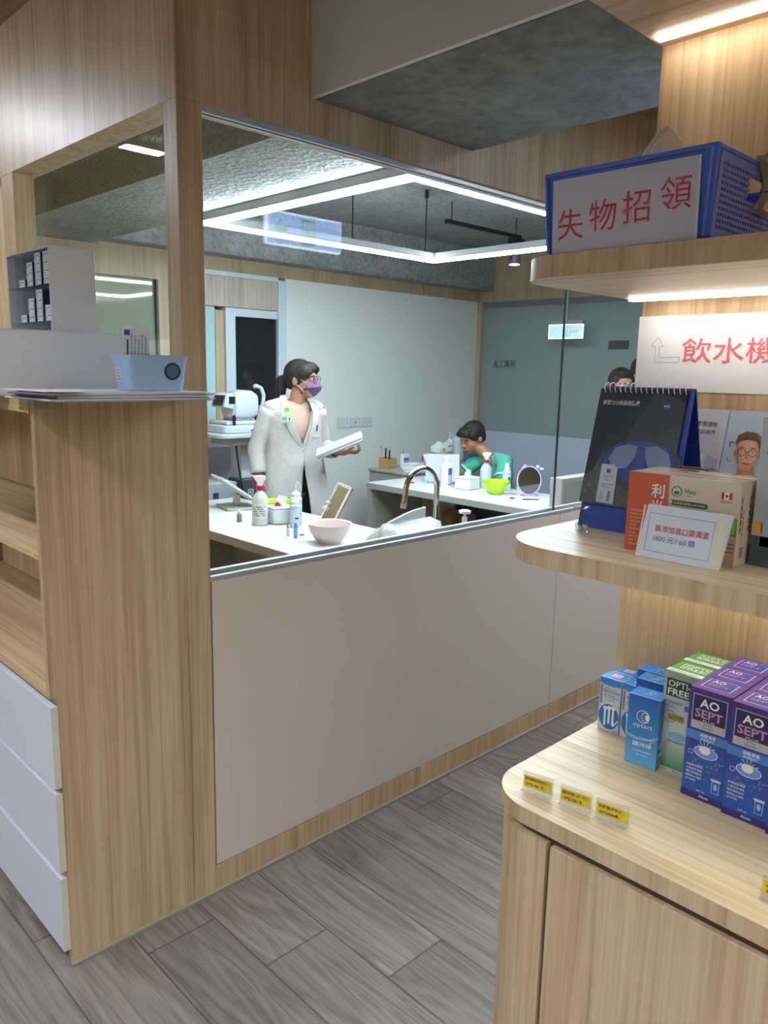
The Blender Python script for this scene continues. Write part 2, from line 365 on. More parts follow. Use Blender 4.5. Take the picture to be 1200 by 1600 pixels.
# right wall
FROST = mat('smoky green glass partition', '#8c9898', .25, spec=.5); FROL = mat('white frosted lower partition', '#bcc3d4', .35)
structure(MB().box(4.86, 4.96, -.2, 3.1, 2.175, ZC, W_D).build('wall_right', smooth=False), 'wood wall above the glass partition')
structure(MB().box(4.86, 4.92, .0, 2.95, .99, 2.12, FROST).build('wall_right', smooth=False), 'smoky glass partition, upper part')
structure(MB().box(4.86, 4.92, .0, 2.95, 0, .99, FROL).build('wall_right', smooth=False), 'frosted white lower part of the partition')
structure(MB().box(4.86, 4.92, 0, 2.95, 2.12, 2.175, mat('marbled dark strip', '#6b7272', .4)).build('trim_7', smooth=False), 'dark strip on top of the partition')
structure(MB().box(4.83, 4.93, 2.95, 3.02, 0, 2.18, W_D).build('trim_8', smooth=False), 'wooden corner post by the partition')
p = Print((4.86, 2.85, 1.0), RY, UZ); p.text('員工專用', .04, .575, .075, ink('#3a4242'), w=.25, bold=.01)
structure(p.build('trim_9', smooth=False), 'staff only lettering on the partition')
structure(MB().box(4.85, 4.859, 1.44, 1.62, 1.74, 1.81, mat('grey brown plate', '#4c4a45', .5)).build('trim_10', smooth=False), 'small dark plate on the partition')
# rest of the shop, out of frame
SHOP = mat('shop wall paint', '#b8b2a6', .7)
structure(MB().box(-4.6, -4.5, -5, 5, 0, ZC, SHOP).build('wall_far', smooth=False)); structure(MB().box(-4.6, 6.2, -5.1, -5, 0, ZC, SHOP).build('wall_rear', smooth=False))
structure(MB().box(6.2, 6.3, -5, 5, 0, ZC, SHOP).build('wall_east', smooth=False)); structure(MB().box(-4.6, 6.2, 5, 5.1, 0, ZC, SHOP).build('wall_north', smooth=False))

# ============================================================ LAMPS
def emis(name, col, s): return mat(name, '#ffffff', .4, emit=col, es=s)
E_P = emis('cool white pendant diffuser', '#e6f5ff', EM['pendant']); E_L = emis('ceiling lamp diffuser', '#eef4ff', EM['lamp'])
E_W = emis('warm led strip', '#fff7ec', EM['led']); E_T = emis('warm led strip above', '#fff2e0', EM['led_top'])
# rectangular pendant light
t = thing('pendant_light', 'large white rectangular LED frame hanging below the concrete ceiling', 'ceiling light', (1.9, .95, 2.2))
x0, x1, y0, y1 = 1.085-1.9, 2.72-1.9, .245-.95, 1.64-.95
for (a, b_, c, d_) in ((x0-.02, x1+.02, y0-.02, y0+.025), (x0-.02, x1+.02, y1-.025, y1+.02), (x0-.02, x0+.025, y0+.025, y1-.025), (x1-.025, x1+.02, y0+.025, y1-.025)):
    MB().box(a, b_, c, d_, 0, .014, E_P).build('diffuser', t, smooth=False)
    MB().box(a, b_, c, d_, .0145, .052, mat('grey light housing', '#8f9393', .5)).build('housing', t, smooth=False)
for x in (x0+.08, x0+.95, x1-.08):
    for y in (y0, y1):
        MB().tube([(x, y, .05), (x, y, .415)], .004, BLACK, 8).tube([(x, y, .37), (x, y, .418)], .012, BLACK, 10).build('rod', t)
# shop ceiling lamps (linear)
for i, (x, y, rz, ln, lab) in enumerate(((-.70, 2.04, 0, .5, 'linear ceiling lamp before the side glass'), (-1.6, -.3, PI/2, 1.5, 'linear ceiling lamp over the aisle beside the shelves'), (-2.2, -2.6, PI/2, 1.5, 'linear ceiling lamp behind the camera, left'), (.0, -3.9, 0, 1.5, 'unseen linear lamp added behind the camera, right'), (-3.2, 1.6, 0, 1.5, 'linear ceiling lamp in the far left aisle'), (2.7, -.7, 0, 1.6, 'unseen linear lamp added behind the display unit'), (-.9, -3.0, 0, 1.5, 'unseen linear lamp added behind the camera, middle'))):  # right, middle and display unit lamps are unseen, added to light the scene
    t = thing('ceiling_lamp', lab, 'ceiling light', (x, y, ZC-.03), rz, 'shop ceiling lamps')
    MB().box(-ln/2, ln/2, -.03, .03, -.008, 0, E_L).build('diffuser', t, smooth=False); m = MB().box(-ln/2-.01, ln/2+.01, -.035, .035, .0005, .029, ALU)
    if i: m.box(-ln/2-.01, ln/2+.01, -.036, -.031, -.042, .0005, ALU).box(-ln/2-.01, ln/2+.01, .031, .036, -.042, .0005, ALU)  # deep side lips added to keep grazing light off the front header
    m.build('housing', t, smooth=False)
# spot on a track inside the room
t = thing('track_spotlight', 'black ceiling track with a lit round spotlight', 'spotlight', (3.7, 1.75, 2.42))
MB().box(-.75, .05, -.015, .015, .06, .085, BLACK).build('track', t); MB().box(-.05, .07, -.03, .03, 0, .06, BLACK).build('driver_box', t)
MB().tube([(.045*math.cos(a), 0, -.09+.075*math.sin(a)) for a in [PI*k/10 for k in range(11)]], .005, BLACK, 8).build('bracket', t)
MB().lathe([(.035, -.12), (.042, -.10), (.04, -.06), (.02, -.045), (0, -.045)], mat('lamp head metal', '#5a5f66', .4), cap=False).build('lamp_head', t)
MB().lathe([(0, -.122), (.036, -.122), (.036, -.118), (0, -.118)], emis('spot lens', '#eaf2ff', EM['spot'])).build('lens', t)
for x in (-.7, .0): MB().tube([(x, 0, .085), (x, 0, .199)], .004, BLACK, 8).build('rod', t)

# ============================================================ EXIT SIGNS
def exit_sign(loc, rz, w, h, label, mirror=False, es='exit'):
    t = thing('exit_sign', label, 'exit sign', loc, rz)
    face = emis('exit sign face '+es, '#8db4ff' if es == 'exit' else '#8fdcf0', EM[es]); gr = emis('exit green '+es, '#08c850' if es == 'exit' else '#0fae7c', 1.3 if es == 'exit' else .2)
    edge = emis('exit sign edge '+es, '#e2efff' if es == 'exit' else '#c9fbff', EM[es]*(1.35 if es == 'exit' else 3))
    MB().box(-w/2, w/2, -.01, .01, 0, h, edge).build('panel', t)
    MB().box(-w/2, w/2, -.016, .016, h+.0, h+.03, GPL).build('housing', t)
    MB().tube([(0, 0, h+.03), (0, 0, 2.62-loc[2] if not mirror else 2.25-loc[2])], .012, GPL, 8).build('bracket', t)
    for sgn in (1, -1):
        p = Print((0, -.0103*sgn, 0), (sgn, 0, 0), UZ)
        p.rect(-w/2+.006, .006, w-.012, h-.012, face, 0)
        s = -1 if (sgn == 1) != mirror else 1
        cx = -.015*s
        p.frame(cx-.036, .014, .072, h-.028, .011, gr, 1)
        p.disc(cx+.004, h*.68, .008, gr, 1); p.poly([(cx-.012, h*.6), (cx+.01, h*.62), (cx+.018, h*.5), (cx+.002, h*.42), (cx+.016, h*.2), (cx+.004, h*.18), (cx-.01, h*.38), (cx-.024, h*.24), (cx-.03, h*.3), (cx-.012, h*.45)], gr, 1)
        ax = (w/2-.07)*(-s)*-1
        a = -w/2+.035 if s == -1 and mirror else w/2-.035
        dirn = 1 if a > 0 else -1
        p.poly([(a, h/2), (a-dirn*.04, h*.84), (a-dirn*.02, h*.58), (a-dirn*.07, h*.58), (a-dirn*.07, h*.42), (a-dirn*.02, h*.42), (a-dirn*.04, h*.16)][::1 if dirn < 0 else -1], gr, 1)
        p.text('出口', -dirn*(w/2-.06)-.04, h*.52, h*.26, gr, 1, w=.07); p.text('EXIT', -dirn*(w/2-.06)-.04, h*.2, h*.2, gr, 1, w=.07)
        p.build('sign_print', t, smooth=False)
    return t
exit_sign((4.55, 1.84, 1.815), -PI/2, .32, .115, 'glowing green running man exit sign with arrow, seen behind the glass joint', es='exit_in')
exit_sign((1.14, -.90, 2.03), PI, .40, .135, 'hanging exit sign behind the display unit', True)

# ============================================================ LEFT SHELF CABINET
D = .376
t = thing('shelf_cabinet', 'tall wooden cabinet with open shelves over white drawers', 'cabinet', (0, 0, 0))
MB().box(-D+.018, -.0008, .0005, .019, .01, 1.4415, W_V).box(-D, -D+.018, .0005, .019, .731, 1.4415, W_V).build('side_panel', t, smooth=False)
MB().box(-D+.018, -.001, 1.40, 1.419, .01, 1.4415, W_V).build('side_panel', t, smooth=False)
MB().box(-.020, -.001, .019, 1.4, .01, 1.41, W_V).build('back_panel', t, smooth=False)
MB().box(-D-.002, -.001, .0195, 1.4, 1.4115, 1.4415, W_Y).build('top', t, smooth=False)
MB().box(-D, -.02, .0195, 1.4, 1.070, 1.092, W_Y).build('shelf', t, smooth=False)
MB().box(-D, -.02, .0195, 1.4, .731, .753, W_Y).build('shelf', t, smooth=False)
MB().box(-D+.05, -.02, .03, 1.4, .0, .045, DARK).build('plinth', t, smooth=False)
MB().box(-D+.02, -D+.03, .0195, 1.4, .045, .731, W_Y).build('carcass', t, smooth=False)
dm = mat('bluish white drawer front', '#ccd0da', .3); de = mat('cream edge band', '#d6d2be', .5)
for z0, z1 in ((.495, .708), (.268, .481), (.047, .252)):
    MB().box(-D, -D+.017, 0.0, 1.38, z0, z1, dm).box(-D+.0004, -D+.0172, -.0004, 0.0, z0+.001, z1-.001, de).build('drawer', t, bevel=.001)
ye = ink('#e6d21e')
p = Print((-D-.002, 0.02, 1.4115), (0, -1, 0), UZ)
p.rect(-.055, .004, .016, .013, ye).rect(-.033, .001, .018, .012, ye).text('HE', -.052, .007, .006, ink('#40461a')).text('小', -.03, .003, .007, ink('#40461a'))
p.build('price_sticker', t, smooth=False)
p = Print((-D, 0.02, 1.070), (0, -1, 0), UZ); p.rect(-.045, .006, .02, .01, ye).text('NT', -.042, .008, .006, ink('#40461a')); p.build('price_sticker', t, smooth=False)
tag(MB().box(-.0, .055, -.014, -.001, -.018, .004, CLEAR).box(-.03, .0, -.002, .0, -.016, .003, CLEAR).build('plastic_clip', loc=(-.372, -.0015, 1.44)), 'clear plastic clip on the front corner of the wooden cabinet', 'clip')
# paper stack
pg = mat('grey paper edge', '#a9a8ab', .8)
t = thing('paper_stack', 'thick stack of white paper sheets overhanging the cabinet top', 'paper stack', (-.205, -.03, 1.4425), .08)
for i in range(7):
    a = (i*37 % 11-5)*.004; x = .19+.012*math.sin(i*1.7); z = i*.0030
    m = MB(); c, s = math.cos(a), math.sin(a)
    pts = [(-x, -.115+.004*i), (x*1.02, -.125), (x*1.06, .11), (-x*.98, .115)]
    m.prism([(px*c-py*s, px*s+py*c) for px, py in pts], z, z+.0027, PAPER if i % 2 or i == 6 else pg); m.build('sheet_bundle', t, smooth=False)
m = MB(); m.loft([[(-.215, -.12, zz+.001), (-.17, -.122, zz+.0012), (-.12, -.122, zz), (-.12, .09, zz), (-.2, .1, zz+.0012), (-.235, .05, zz+.0025)] for zz in (.0209, .0219)], PAPER)
m.build('loose_sheet', t, smooth=False)
# white box
t = thing('storage_box', 'plain white open plastic box on top of the wooden cabinet', 'box', (-.30, .135, 1.443), .0)
m = MB(); W_, D_, H_ = .28, .30, .156
m.box(-W_, W_, 0, .004, .0, H_, ACR); m.box(-W_, W_, D_-.004, D_, 0, H_, ACR); m.box(-W_, -W_+.004, .004, D_-.004, 0, H_, ACR); m.box(W_-.004, W_, .004, D_-.004, 0, H_, ACR); m.box(-W_, W_, 0, D_, -.0, .004, ACR)
m.build('body', t, bevel=.001); MB().box(-W_-.001, W_+.001, -.001, .005, H_, H_+.002, WPL).build('rim', t)
# lens box rack, stands inside the white box
t = thing('display_rack', 'white acrylic rack with cubbyholes of small lens boxes', 'rack', (-.148, .155, 1.449), 0)
wx, dy, hz = .115, .28, .352
m = MB(); m.box(-wx, 0, 0, .004, 0, hz, ACR); m.build('side_panel', t, bevel=.001)
m = MB(); m.box(-wx, 0, dy-.004, dy, 0, hz, ACR); m.build('side_panel', t, bevel=.001)
MB().box(-.004, 0, .0045, dy-.0045, 0, hz, ACR).build('back_panel', t); MB().box(-wx, -.0045, .0045, dy-.0045, hz-.004, hz, ACR).build('top', t)
NY, NZ = 5, 4; cw = (dy-.009)/NY; ch = hz/NZ
for j in range(1, NZ): MB().box(-wx, -.0045, .0045, dy-.0045, ch*j-.001, ch*j+.001, CLEAR).build('shelf', t, smooth=False)
for i in range(1, NY): MB().box(-wx+.001, -.0045, .0045+cw*i-.0008, .0045+cw*i+.0008, 0, hz-.005, CLEAR).build('divider', t, smooth=False)
nb = mat('navy carton', '#27345f', .5); wb = mat('white carton', '#dfe3ea', .5)
src = None
for j in (1, 2, 3):
    for i in range(NY):
        n = {3: [4, 4, 3, 1, 0], 2: [2, 4, 3, 1, 0], 1: [2, 3, 1, 1, 0]}[j][i]
        for q in range(n):
            loc = (-.148-wx+.006, .155+.0045+cw*i+.004, 1.449+ch*j+.0012+q*.0195)
            lab = 'small lens carton, %s tier of the white rack, %s column, %s' % ({3: 'top', 2: 'middle', 1: 'lowest'}[j], ('first', 'second', 'third', 'fourth')[i], ('at the bottom', 'second up', 'third up', 'fourth up')[q])
            if src is None:
                src = thing('lens_carton', lab, 'carton', loc, 0, 'lens cartons in the acrylic rack')
                MB().box(0, .075, 0, .04, 0, .019, nb).build('carton', src); p = Print((0, .04, 0), RY, UZ); p.rect(0, 0, .04, .019, wb).rect(.004, .004, .004, .011, ink('#4b5a86')).rect(.014, .011, .02, .003, ink('#6a7590')); p.build('label_print', src, smooth=False)
            else: dup(src, loc=loc, label=lab)
# blue basket with an envelope bundle
def rr(w, d, r, n=6, z=0, cx=0, cy=0):
    pts = []
    for (sx, sy, a) in ((1, -1, -PI/2), (1, 1, 0), (-1, 1, PI/2), (-1, -1, PI)):
        for k_ in range(n+1): q = a+PI/2*k_/n; pts.append((cx+sx*(w/2-r)+r*math.cos(q), cy+sy*(d/2-r)+r*math.sin(q), z))
    return pts
BB = mat('light blue plastic', '#a9c6e6', .4)
t = thing('storage_basket', 'light blue plastic basket with a round hole, standing on the paper stack', 'basket', (-.115, -.05, 1.4643), -.10)
def basket_shell(t, w, d, h, flare, m_, wav=.012, th=.0025):
    outer = [rr(w*.88, d*.88, .02, z=0), rr(w*.9, d*.9, .022, z=.004), rr(w, d, .022, z=h*.8), rr(w*flare, d*flare, .022, z=h)]
    o2 = []
    for r_ in outer[-1:]:
        o2 = [(x, y, z+wav*(math.cos(x/w*2*PI*1.0)*.5+.2)) for x, y, z in r_]
    outer[-1] = o2
    inner = [[(x*(1-2*th/w), y*(1-2*th/d), max(z, th)) for x, y, z in r_] for r_ in outer][::-1]
    return MB().loft(outer+inner, m_)
basket_shell(t, .155, .10, .085, 1.05, BB).build('body', t)
wn = .0775
p = Print((0, -.0447, 0), (1, 0, 0), (0, -.0776, 1)); p.ring(.035, .046, .0205, .005, ink('#2b2b2e'), 1).disc(.035, .046, .0156, ink('#4c6e9a'), 0, n=28)
p.build('hole_ring', t, smooth=False, label='dark rim of the round hole')
p = Print((-.0694, .028, 0), (0, -1, 0), (-.12, 0, 1)); p.rect(.004, .016, .036, .042, BB, 0).rect(.008, .02, .028, .034, ink('#dcdfe4'), 1)
for i in range(4): p.rect(.012, .025+.007*i, .018, .0022, ink('#8a5f5f' if i == 2 else '#50545c'), 2)
p.build('label_card', t, smooth=False)
for q, (x, rot, w_) in enumerate(((-.035, .05, .056), (-.012, -.09, .056))):
    t2 = thing('envelope_bundle', ['white printed lens packets with a rubber band, standing in the blue basket', 'second bundle of white packets leaning behind in the blue basket'][q], 'packets', (-.115+x, -.045+.02*q, 1.477), 0, rot=(-.12+.1*q, rot, -.35))
    m = MB(); m.loft([[(-w_/2, -.006, 0), (w_/2, -.006, 0), (w_/2, .006, 0), (-w_/2, .006, 0)], [(-w_/2-.004, -.006, .132), (w_/2, -.006, .132), (w_/2, .006, .132), (-w_/2-.004, .006, .132)], [(-w_/2+.006, -.003, .140), (w_/2-.012, -.003, .140), (w_/2-.012, .003, .140), (-w_/2+.006, .003, .140)]], PAPER); m.build('packets', t2, smooth=False)
    p = Print((-w_/2, -.006, 0), (1, 0, 0), UZ); p.rect(0.0, .115, .013, .012, ink('#2a3f8f')).rect(.006, .065, .004, .04, ink('#33363c'))
    for i in range(5): p.rect(.016+.008*i, .07, .0015, .05-.006*(i % 3), ink('#6b6f78')); 
    for i in range(6): p.rect(.015, .068+.009*i, .034, .0008, ink('#9ba0a8'))
    p.build('packet_print', t2, smooth=False)
    MB().loft([[(sx*(w_/2+.001), sy*.0072, z) for sx, sy in ((-1, -1), (1, -1), (1, 1), (-1, 1))] for z in (.072, .0735)], mat('rubber band', '#b98a4a', .6)).build('rubber_band', t2)
# black holder and label roll at the far left
t = thing('label_roll', 'white printed label roll hanging in a black holder beside the rack', 'label roll', (-.30, .62, 1.6))
MB().box(-.06, .06, 0, .05, -.157, .12, BLACK).build('holder', t, bevel=.004)
MB().tube([(-.05, -.03, .05), (.05, -.03, .05)], .028, PAPER, 18).box(-.05, .05, -.012, -.002, -.09, .05, PAPER).build('paper_roll', t)

# ============================================================ RIGHT DISPLAY UNIT
YE, YN, XB = -1.018, -2.9, .44     # far end, near end, back panel face
def slab(t, name, xf, z0, z1, mtop, mside, r=.16, x1=XB, ye=YE):
    pts = [(x1, YN), (x1, ye)]+arc(xf+r, ye-r, r, PI/2, PI, 18)+[(xf, YN)]
    n = len(pts); m = MB()
    m.add([(x, y, z0) for x, y in pts]+[(x, y, z1) for x, y in pts], [list(range(n))[::-1], list(range(n, 2*n))], mtop)
    m.add([(x, y, z0) for x, y in pts]+[(x, y, z1) for x, y in pts], [(i, (i+1) % n, n+(i+1) % n, n+i) for i in range(n)], mside)
    return m.build(name, t, smooth=True, recalc=True)
t = thing('display_unit', 'wooden display unit with rounded open shelves, lit back panel and base cabinet', 'display unit', (0, 0, 0))
W_S = wood('light oak shelf board', 'y', ('#9b8768', '#c0aa86', '#d6c39e', '#e2d2b1'), .35, shift=5)
slab(t, 'worktop', -.015, .770, .800, W_S, W_V, .10)
slab(t, 'shelf', -.015, 1.219, 1.250, W_S, W_V, .105)
slab(t, 'shelf', 0.0, 1.667, 1.700, W_S, W_V, .088)
slab(t, 'canopy', -.03, 2.13, 2.25, W_Y, W_V, .02)
MB().box(XB, XB+.018, YN, YE, 0, 2.25, W_V).build('back_panel', t, smooth=False)
# base
pts = [(XB, -1.159), (XB, YE-.010)]+arc(-.010+.088, YE-.010-.088, .088, PI/2, PI, 16)+[(-.010, -1.159)]
MB().prism([(x, y) for x, y in pts][::-1], .02, .752, W_V).build('rounded_end', t, recalc=True)
GAPW = wood('wood darkened for gap shade', 'y', ('#4f4236', '#5d4f41', '#665746', '#6f5f4c'))  # wood toned dark so the recess carries its shade in the colour
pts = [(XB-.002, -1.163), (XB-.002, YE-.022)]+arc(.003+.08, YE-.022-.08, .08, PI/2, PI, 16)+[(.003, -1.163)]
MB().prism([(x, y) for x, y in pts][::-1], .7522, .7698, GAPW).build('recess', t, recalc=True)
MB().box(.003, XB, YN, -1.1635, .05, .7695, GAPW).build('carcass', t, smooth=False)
MB().box(.05, XB, YN, -1.168, .0, .05, DARK).build('plinth', t, smooth=False)
for y0, y1 in ((-1.62, -1.1665), (-2.08, -1.6235), (-2.55, -2.0835)):
    MB().box(-.010, .0025, y0, y1, .055, .750, W_V).build('door', t, bevel=.0012, smooth=False)
for nm, z, xa, E_ in (('led_strip', 2.13, .385, E_T), ('led_strip', 1.667, .36, E_W), ('led_strip', 1.219, .36, E_W)):
    MB().box(xa, xa+.02, YN+.02, YE-.012, z-.005, z-.0002, E_).build(nm, t, smooth=False, label='glowing LED strip')

# cartons on the worktop -------------------------------------------------
def carton(name, label, loc, rz, w, d, h, mats, group, lid=None, cat='carton'):
    t = thing(name, label, cat, loc, rz, group)
    m = MB(); fr, sd, tp = mats
    e = .0008
    m.add([(0, 0, 0), (0, -w, 0), (0, -w, h), (0, 0, h)], [(0, 1, 2, 3)], fr)
    m.add([(d, 0, 0), (d, -w, 0), (d, -w, h), (d, 0, h)], [(0, 3, 2, 1)], sd)
    m.add([(0, -w, 0), (d, -w, 0), (d, -w, h), (0, -w, h)], [(0, 1, 2, 3)], sd)
    m.add([(0, 0, 0), (d, 0, 0), (d, 0, h), (0, 0, h)], [(0, 3, 2, 1)], sd)
    m.add([(0, 0, h), (0, -w, h), (d, -w, h), (d, 0, h)], [(0, 1, 2, 3)], tp)
    m.add([(0, 0, 0), (0, -w, 0), (d, -w, 0), (d, 0, 0)], [(0, 3, 2, 1)], sd)
    m.build('carton_body', t, bevel=.0007, weld=True, smooth=False)
    return t
def face(o=(0, 0, 0)): return Print(o, RY, UZ)
def top_face(h): return Print((0, 0, h), RY, (1, 0, 0))
def grad(name, c0, c1, z0, z1, mid=None):
    if name in MATS: return MATS[name]
    m = mat(name, c0, .3, coat=.3); N, L = m.node_tree.nodes, m.node_tree.links
    tc = N.new('ShaderNodeTexCoord'); sp = N.new('ShaderNodeSeparateXYZ'); mr = N.new('ShaderNodeMapRange')
    L.new(tc.outputs['Object'], sp.inputs[0]); L.new(sp.outputs[2], mr.inputs[0]); mr.inputs[1].default_value = z0; mr.inputs[2].default_value = z1
    st = [(0, c0), (1, c1)] if not mid else [(0, c0), (mid[0], mid[1]), (1, c1)]
    r = ramp(N, st); L.new(mr.outputs[0], r.inputs[0]); L.new(r.outputs[0], N['Principled BSDF'].inputs['Base Color']); return m
WI, NV = ink('#eef1f6', .35), ink('#1c2a66', .35)
# purple and blue cartons
aoF = grad('deep blue to purple print', '#1c55a8', '#43307a', 0, .2, (.55, '#1d3f92')); aoS = mat('dark purple carton side', '#2a2058', .35, coat=.3); aoT = mat('purple carton top', '#6a4aa2', .35, coat=.3)
SV = ink('#b9b6b4', .3)
def ao_box(label, loc, rz, detail=True):
    w, h = .073, .200
    t = carton('contact_lens_solution', label, loc, rz, w, .0683, h, (aoF, aoS, aoT), 'purple contact lens solution cartons')
    p = face(); pk = ink('#c58fb2')
    p.rect(.007, .128, .059, .062, SV, 1).rect(.0085, .1295, .056, .059, ink('#2a2552'), 2).rect(.0085, .1295, .056, .013, SV, 3)
    p.text('AO', .036, .168, .0155, WI, 3, w=.033, align='c', bold=.02).text('SEPT', .036, .149, .0155, pk, 3, w=.047, align='c', bold=.02)
    p.text('PLUS', .037, .1435, .003, WI, 3, w=.02, align='c').text('隱形眼鏡', .036, .1372, .0035, ink('#4c4a66'), 4, align='c').text('雙氧保養液', .036, .1315, .0035, ink('#4c4a66'), 4, align='c')
    p.rect(0, .108, w, .016, ink('#4c7ec2'), 1).text('深層清潔', .038, .1155, .0065, WI, 2, align='c', bold=.01).text('舒適更持久', .038, .1095, .0045, WI, 2, align='c')
    # lens and bubbles
    for i in range(14):
        a = PI*i/7; r = .015+.003*(i % 2); p.poly([(.036, .094), (.036+r*math.cos(a-.09), .094+r*.9*math.sin(a-.09)), (.036+r*math.cos(a+.09), .094+r*.9*math.sin(a+.09))], ink('#7fa5de'), 2)
    p.disc(.037, .089, .020, ink('#5d8ed2'), 1, ry=.0105).ring(.037, .089, .0205, .0012, WI, 2, ry=.011).disc(.035, .093, .0095, ink('#efe9dc'), 3, ry=.0075)
    for i in range(16):
        a = random.random()*PI; rr_ = .016+.012*random.random(); p.ring(.038+rr_*1.1*math.cos(a)*1.0, .080-rr_*.9*math.sin(a), .0009+.0016*random.random(), .0004, ink('#a9c6ee'), 2, n=10)
    p.ring(.011, .084, .0045, .0008, ink('#cfe0f6'), 2)
    for i, s_ in enumerate(('美國原裝進口', '三重潔淨消毒', '無防腐劑配方', '請使用AO隱形', '(含中和環)')): p.text(s_, .006, .058-.0068*i, .0042, WI, 2, w=.028 if i < 4 else .018)
    p.frame(.052, .022, .013, .022, .001, ink('#bcd2ee'), 2).rect(.050, .044, .017, .004, ink('#bcd2ee'), 2).disc(.0585, .034, .0035, ink('#9fc0e8'), 2, ry=.006)
    p.text('360 mL', .034, .0155, .0035, WI, 2, align='c'); p.rect(0, 0, w, .0125, ink('#392a6c'), 1).text('Alcon', .040, .0055, .005, WI, 2, align='c', bold=.01)
    p.build('front_print', t, smooth=False)
    q = top_face(h); q.rect(.012, .012, .049, .046, WI, 1).rect(.0135, .0135, .046, .032, ink('#3d4fae'), 2).text('AO', .03, .04, .014, WI, 3, w=.022, align='c', bold=.02).text('SEPT', .036, .024, .011, pk, 3, w=.036, align='c', bold=.02).rect(.0135, .046, .046, .0105, ink('#3d4fae'), 2)
    q.build('top_print', t, smooth=False)
    return t
cols = (('in the first column from the green cartons', .231, -1.2725), ('in the second column', .222, -1.3475), ('in the third column', .214, -1.4225))
rows = ('front carton', 'middle carton', 'rear carton'); src = None
for ci, (cn, x, y) in enumerate(cols):
    for ri in range(3):
        lab = 'purple contact lens solution carton, %s %s' % (rows[ri], cn); loc = (x+ri*.069, y, .8005); rz = .0
        if src is None: src = ao_box(lab, loc, rz)
        else: dup(src, loc=loc, rz=rz, label=lab)
# green and silver cartons
ofF = grad('green white silver print', '#17823f', '#b9c0c0', 0, .19, (.35, '#c9d6d6')); ofS = mat('silver carton side', '#8f9a97', .35, coat=.3); ofT = mat('green carton top', '#4fae52', .35, coat=.3)
def of_box(label, loc, rz):
    w, d, h = .068, .068, .192
    t = carton('contact_lens_solution', label, loc, rz, w, d, h, (ofF, ofS, ofT), 'green contact lens solution cartons'); p = face(); G = ink('#17542f')
    p.rect(.006, .146, .056, .034, G).text('OPTI-', .009, .1645, .0125, WI, 2, w=.042, bold=.02).text('FREE', .009, .149, .0125, WI, 2, w=.040, bold=.02)
    p.text('多效保養液', .006, .132, .006, ink('#3f5f9a'), 2).text('愛', .042, .124, .012, ink('#2f6fb8'), 2, bold=.02).text('隱形眼鏡', .006, .124, .005, ink('#6a7a84'), 2)
    p.ring(.017, .107, .0135, .001, ink('#2f5a4a'), 2, ry=.011).rect(.014, .101, .03, .012, ink('#a9924a'), 2).text('16小時', .016, .103, .008, ink('#3a3a22'), 3, w=.025)
    p.disc(.034, .072, .02, ink('#7fb6d8'), 1, ry=.01).ring(.034, .072, .02, .0012, WI, 2, ry=.01).text('隱形眼鏡保養液', .016, .058, .005, ink('#2c7a48'), 2, w=.034).rect(0, 0, w, .007, ink('#c8cccc')).text('Alcon', .03, .001, .005, G, 2)
    p.build('front_print', t, smooth=False)
    q = top_face(h); q.rect(0, .004, w, .014, WI, 1).text('DISINFECTING', .006, .0075, .006, ink('#2f78b8'), 2, w=.05).frame(.014, .028, .048, .03, .0015, WI, 1).text('OPTI', .018, .044, .010, WI, 1, w=.04, bold=.02).text('FREE', .018, .031, .010, WI, 1, w=.04, bold=.02); q.build('top_print', t, smooth=False)
    return t
a = of_box('green and silver contact lens solution carton, front one beside the purple column', (.288, -1.199, .8005), .0); dup(a, loc=(.3595, -1.198, .8005), rz=.0, label='green and silver contact lens solution carton, rear one beside the purple column')
# blue optact cartons
opF = grad('blue gradient print', '#5fb4dd', '#1d5fb4', 0, .137, (.45, '#2b84c8')); opS = grad('blue carton side', '#4f9fd0', '#1b4f9c', 0, .137); opT = mat('blue carton top', '#2f86d8', .35, coat=.3)
def op_box(label, loc, rz):
    w, d, h = .0605, .044, .137
    t = carton('eye_drop_carton', label, loc, rz, w, d, h, (opF, opS, opT), 'blue hard lens solution cartons'); p = face()
    p.ring(.030, .098, .0125, .0013, WI, 1).ring(.034, .098, .0075, .0012, WI, 2, ry=.0095).disc(.037, .098, .003, WI, 2, ry=.006)
    p.text('optact', .0305, .074, .0095, WI, 2, w=.037, align='c')
    for i in range(3): p.poly([(0, .060-.002*i), (.02, .056-.002*i), (.045, .058-.0015*i), (w, .066-.002*i), (w, .0655-.002*i), (.045, .0572-.0015*i), (.02, .0552-.002*i), (0, .0592-.002*i)][::-1], ink('#d6ecf8'), 2)
    p.text('鷗沛得', .032, .038, .0095, WI, 2, w=.036, align='c', bold=.01).text('硬式隱形眼鏡保養液', .032, .028, .0035, WI, 2, align='c').text('清潔 沖洗 保存', .032, .021, .003, WI, 2, align='c')
    p.ring(.05, .055, .003, .0006, WI, 2).ring(.047, .05, .0014, .0005, WI, 2)
    p.build('front_print', t, smooth=False)
    q = top_face(h); q.ring(.036, .026, .006, .001, WI, 1).text('optact', .022, .012, .005, WI, 1).rect(.0, .0, w, .0012, WI, 1); q.build('top_print', t, smooth=False)
    s = Print((0, -w, 0), (1, 0, 0), UZ); s.rect(.006, .008, .02, .022, WI)
    for i in range(7): s.rect(.008+.0024*i, .011, .0010+.0006*(i % 2), .015, ink('#20242c'), 2)
    s.rect(.006, .04, .024, .01, ink('#d6dbe2')); s.build('side_print', t, smooth=False)
    return t
a = op_box('blue contact lens solution carton with a white eye emblem, front one', (.262, -1.146, .8005), .10)
dup(a, loc=(.342, -1.118, .8005), rz=.06, label='blue contact lens solution carton standing behind the front eye emblem one'); dup(a, loc=(.389, -1.096, .8005), rz=.04, label='blue contact lens solution carton at the back against the wooden panel')
